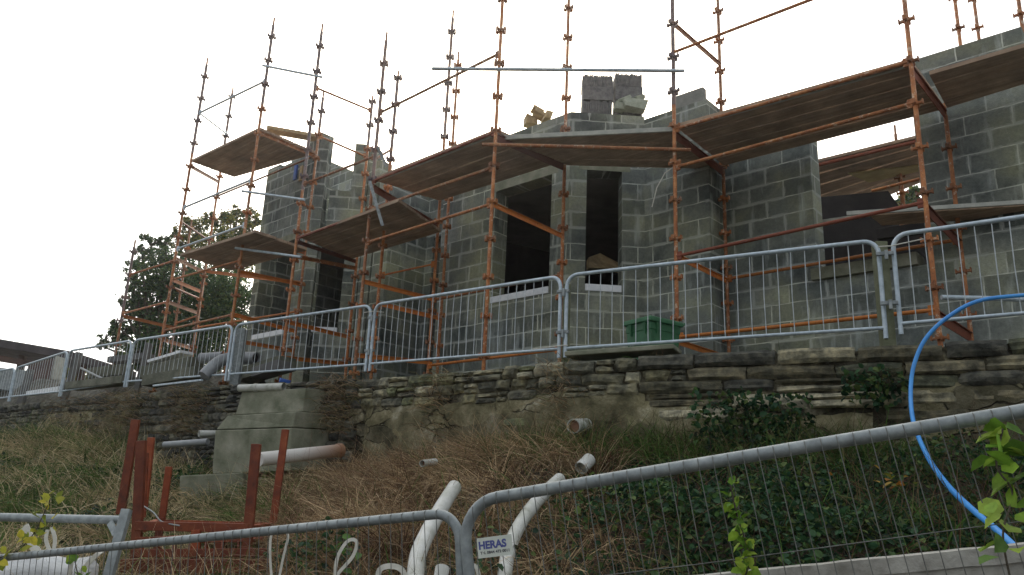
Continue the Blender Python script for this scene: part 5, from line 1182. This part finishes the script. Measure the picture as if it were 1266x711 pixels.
# ------------------------------------------------------------------ world, sun, camera
SUN_EL = math.radians(26.5); SUN_AZ = math.radians(.4)
w = bpy.data.worlds.new('World'); scene.world = w; w.use_nodes = True; nt = w.node_tree; bg = nt.nodes['Background']
sky = N(nt, 'ShaderNodeTexSky'); sky.sky_type = 'NISHITA'; sky.sun_disc = False; sky.sun_elevation = SUN_EL; sky.sun_rotation = SUN_AZ; sky.dust_density = 4; sky.air_density = 1.2
tc = N(nt, 'ShaderNodeTexCoord')
dot = N(nt, 'ShaderNodeVectorMath', operation='DOT_PRODUCT'); nt.links.new(tc.outputs['Generated'], dot.inputs[0]); dot.inputs[1].default_value = (math.sin(SUN_AZ) * math.cos(SUN_EL), math.cos(SUN_AZ) * math.cos(SUN_EL), math.sin(SUN_EL))
# thin white cloud layer, brighter round the sun
cl = ramp(nt, dot.outputs['Value'], [(0, (7.0, 7.3, 7.7)), (.6, (13, 13.2, 13.5)), (.9, (22, 21.5, 20.5)), (1, (60, 54, 45))])
for e in nt.nodes: pass
cn = ramp(nt, noi(nt, 1.6, 5, .55, tc.outputs['Generated']), [(.3, (.93, .95, .98)), (.7, (1.05, 1.05, 1.05))])
bg_c = mixc(nt, .88, sky.outputs[0], mixc(nt, 1., cl, cn, 'MULTIPLY'))
nt.links.new(bg_c, bg.inputs['Color']); bg.inputs['Strength'].default_value = .1
sl = bpy.data.lights.new('sun', 'SUN'); sl.energy = 1.5; sl.angle = math.radians(10); sl.color = (1, .93, .8)
so = bpy.data.objects.new('sun', sl); COL.objects.link(so); sv = Vector((math.sin(SUN_AZ) * math.cos(SUN_EL), math.cos(SUN_AZ) * math.cos(SUN_EL), math.sin(SUN_EL))); so.rotation_euler = sv.to_track_quat('Z', 'Y').to_euler(); so.location = (0, 60, 30)
cam = bpy.data.cameras.new('camera'); cam.sensor_width = 36; cam.lens = FPX / 1266 * 36; cam.clip_start = .05; cam.clip_end = 3000
co = bpy.data.objects.new('camera', cam); COL.objects.link(co); scene.camera = co
Mx = Matrix(((*_R,), (*_U,), (*(-_F),))).transposed().to_4x4(); Mx.translation = Vector(EYE); co.matrix_world = Mx
scene.render.engine = 'CYCLES'; scene.cycles.use_denoising = True
scene.cycles.max_bounces = 6; scene.cycles.diffuse_bounces = 4; scene.cycles.transparent_max_bounces = 4
vs_ = scene.view_settings; vs_.view_transform = 'Standard'; vs_.look = 'None'; vs_.exposure = .12; vs_.gamma = 1; vs_.use_curve_mapping = False
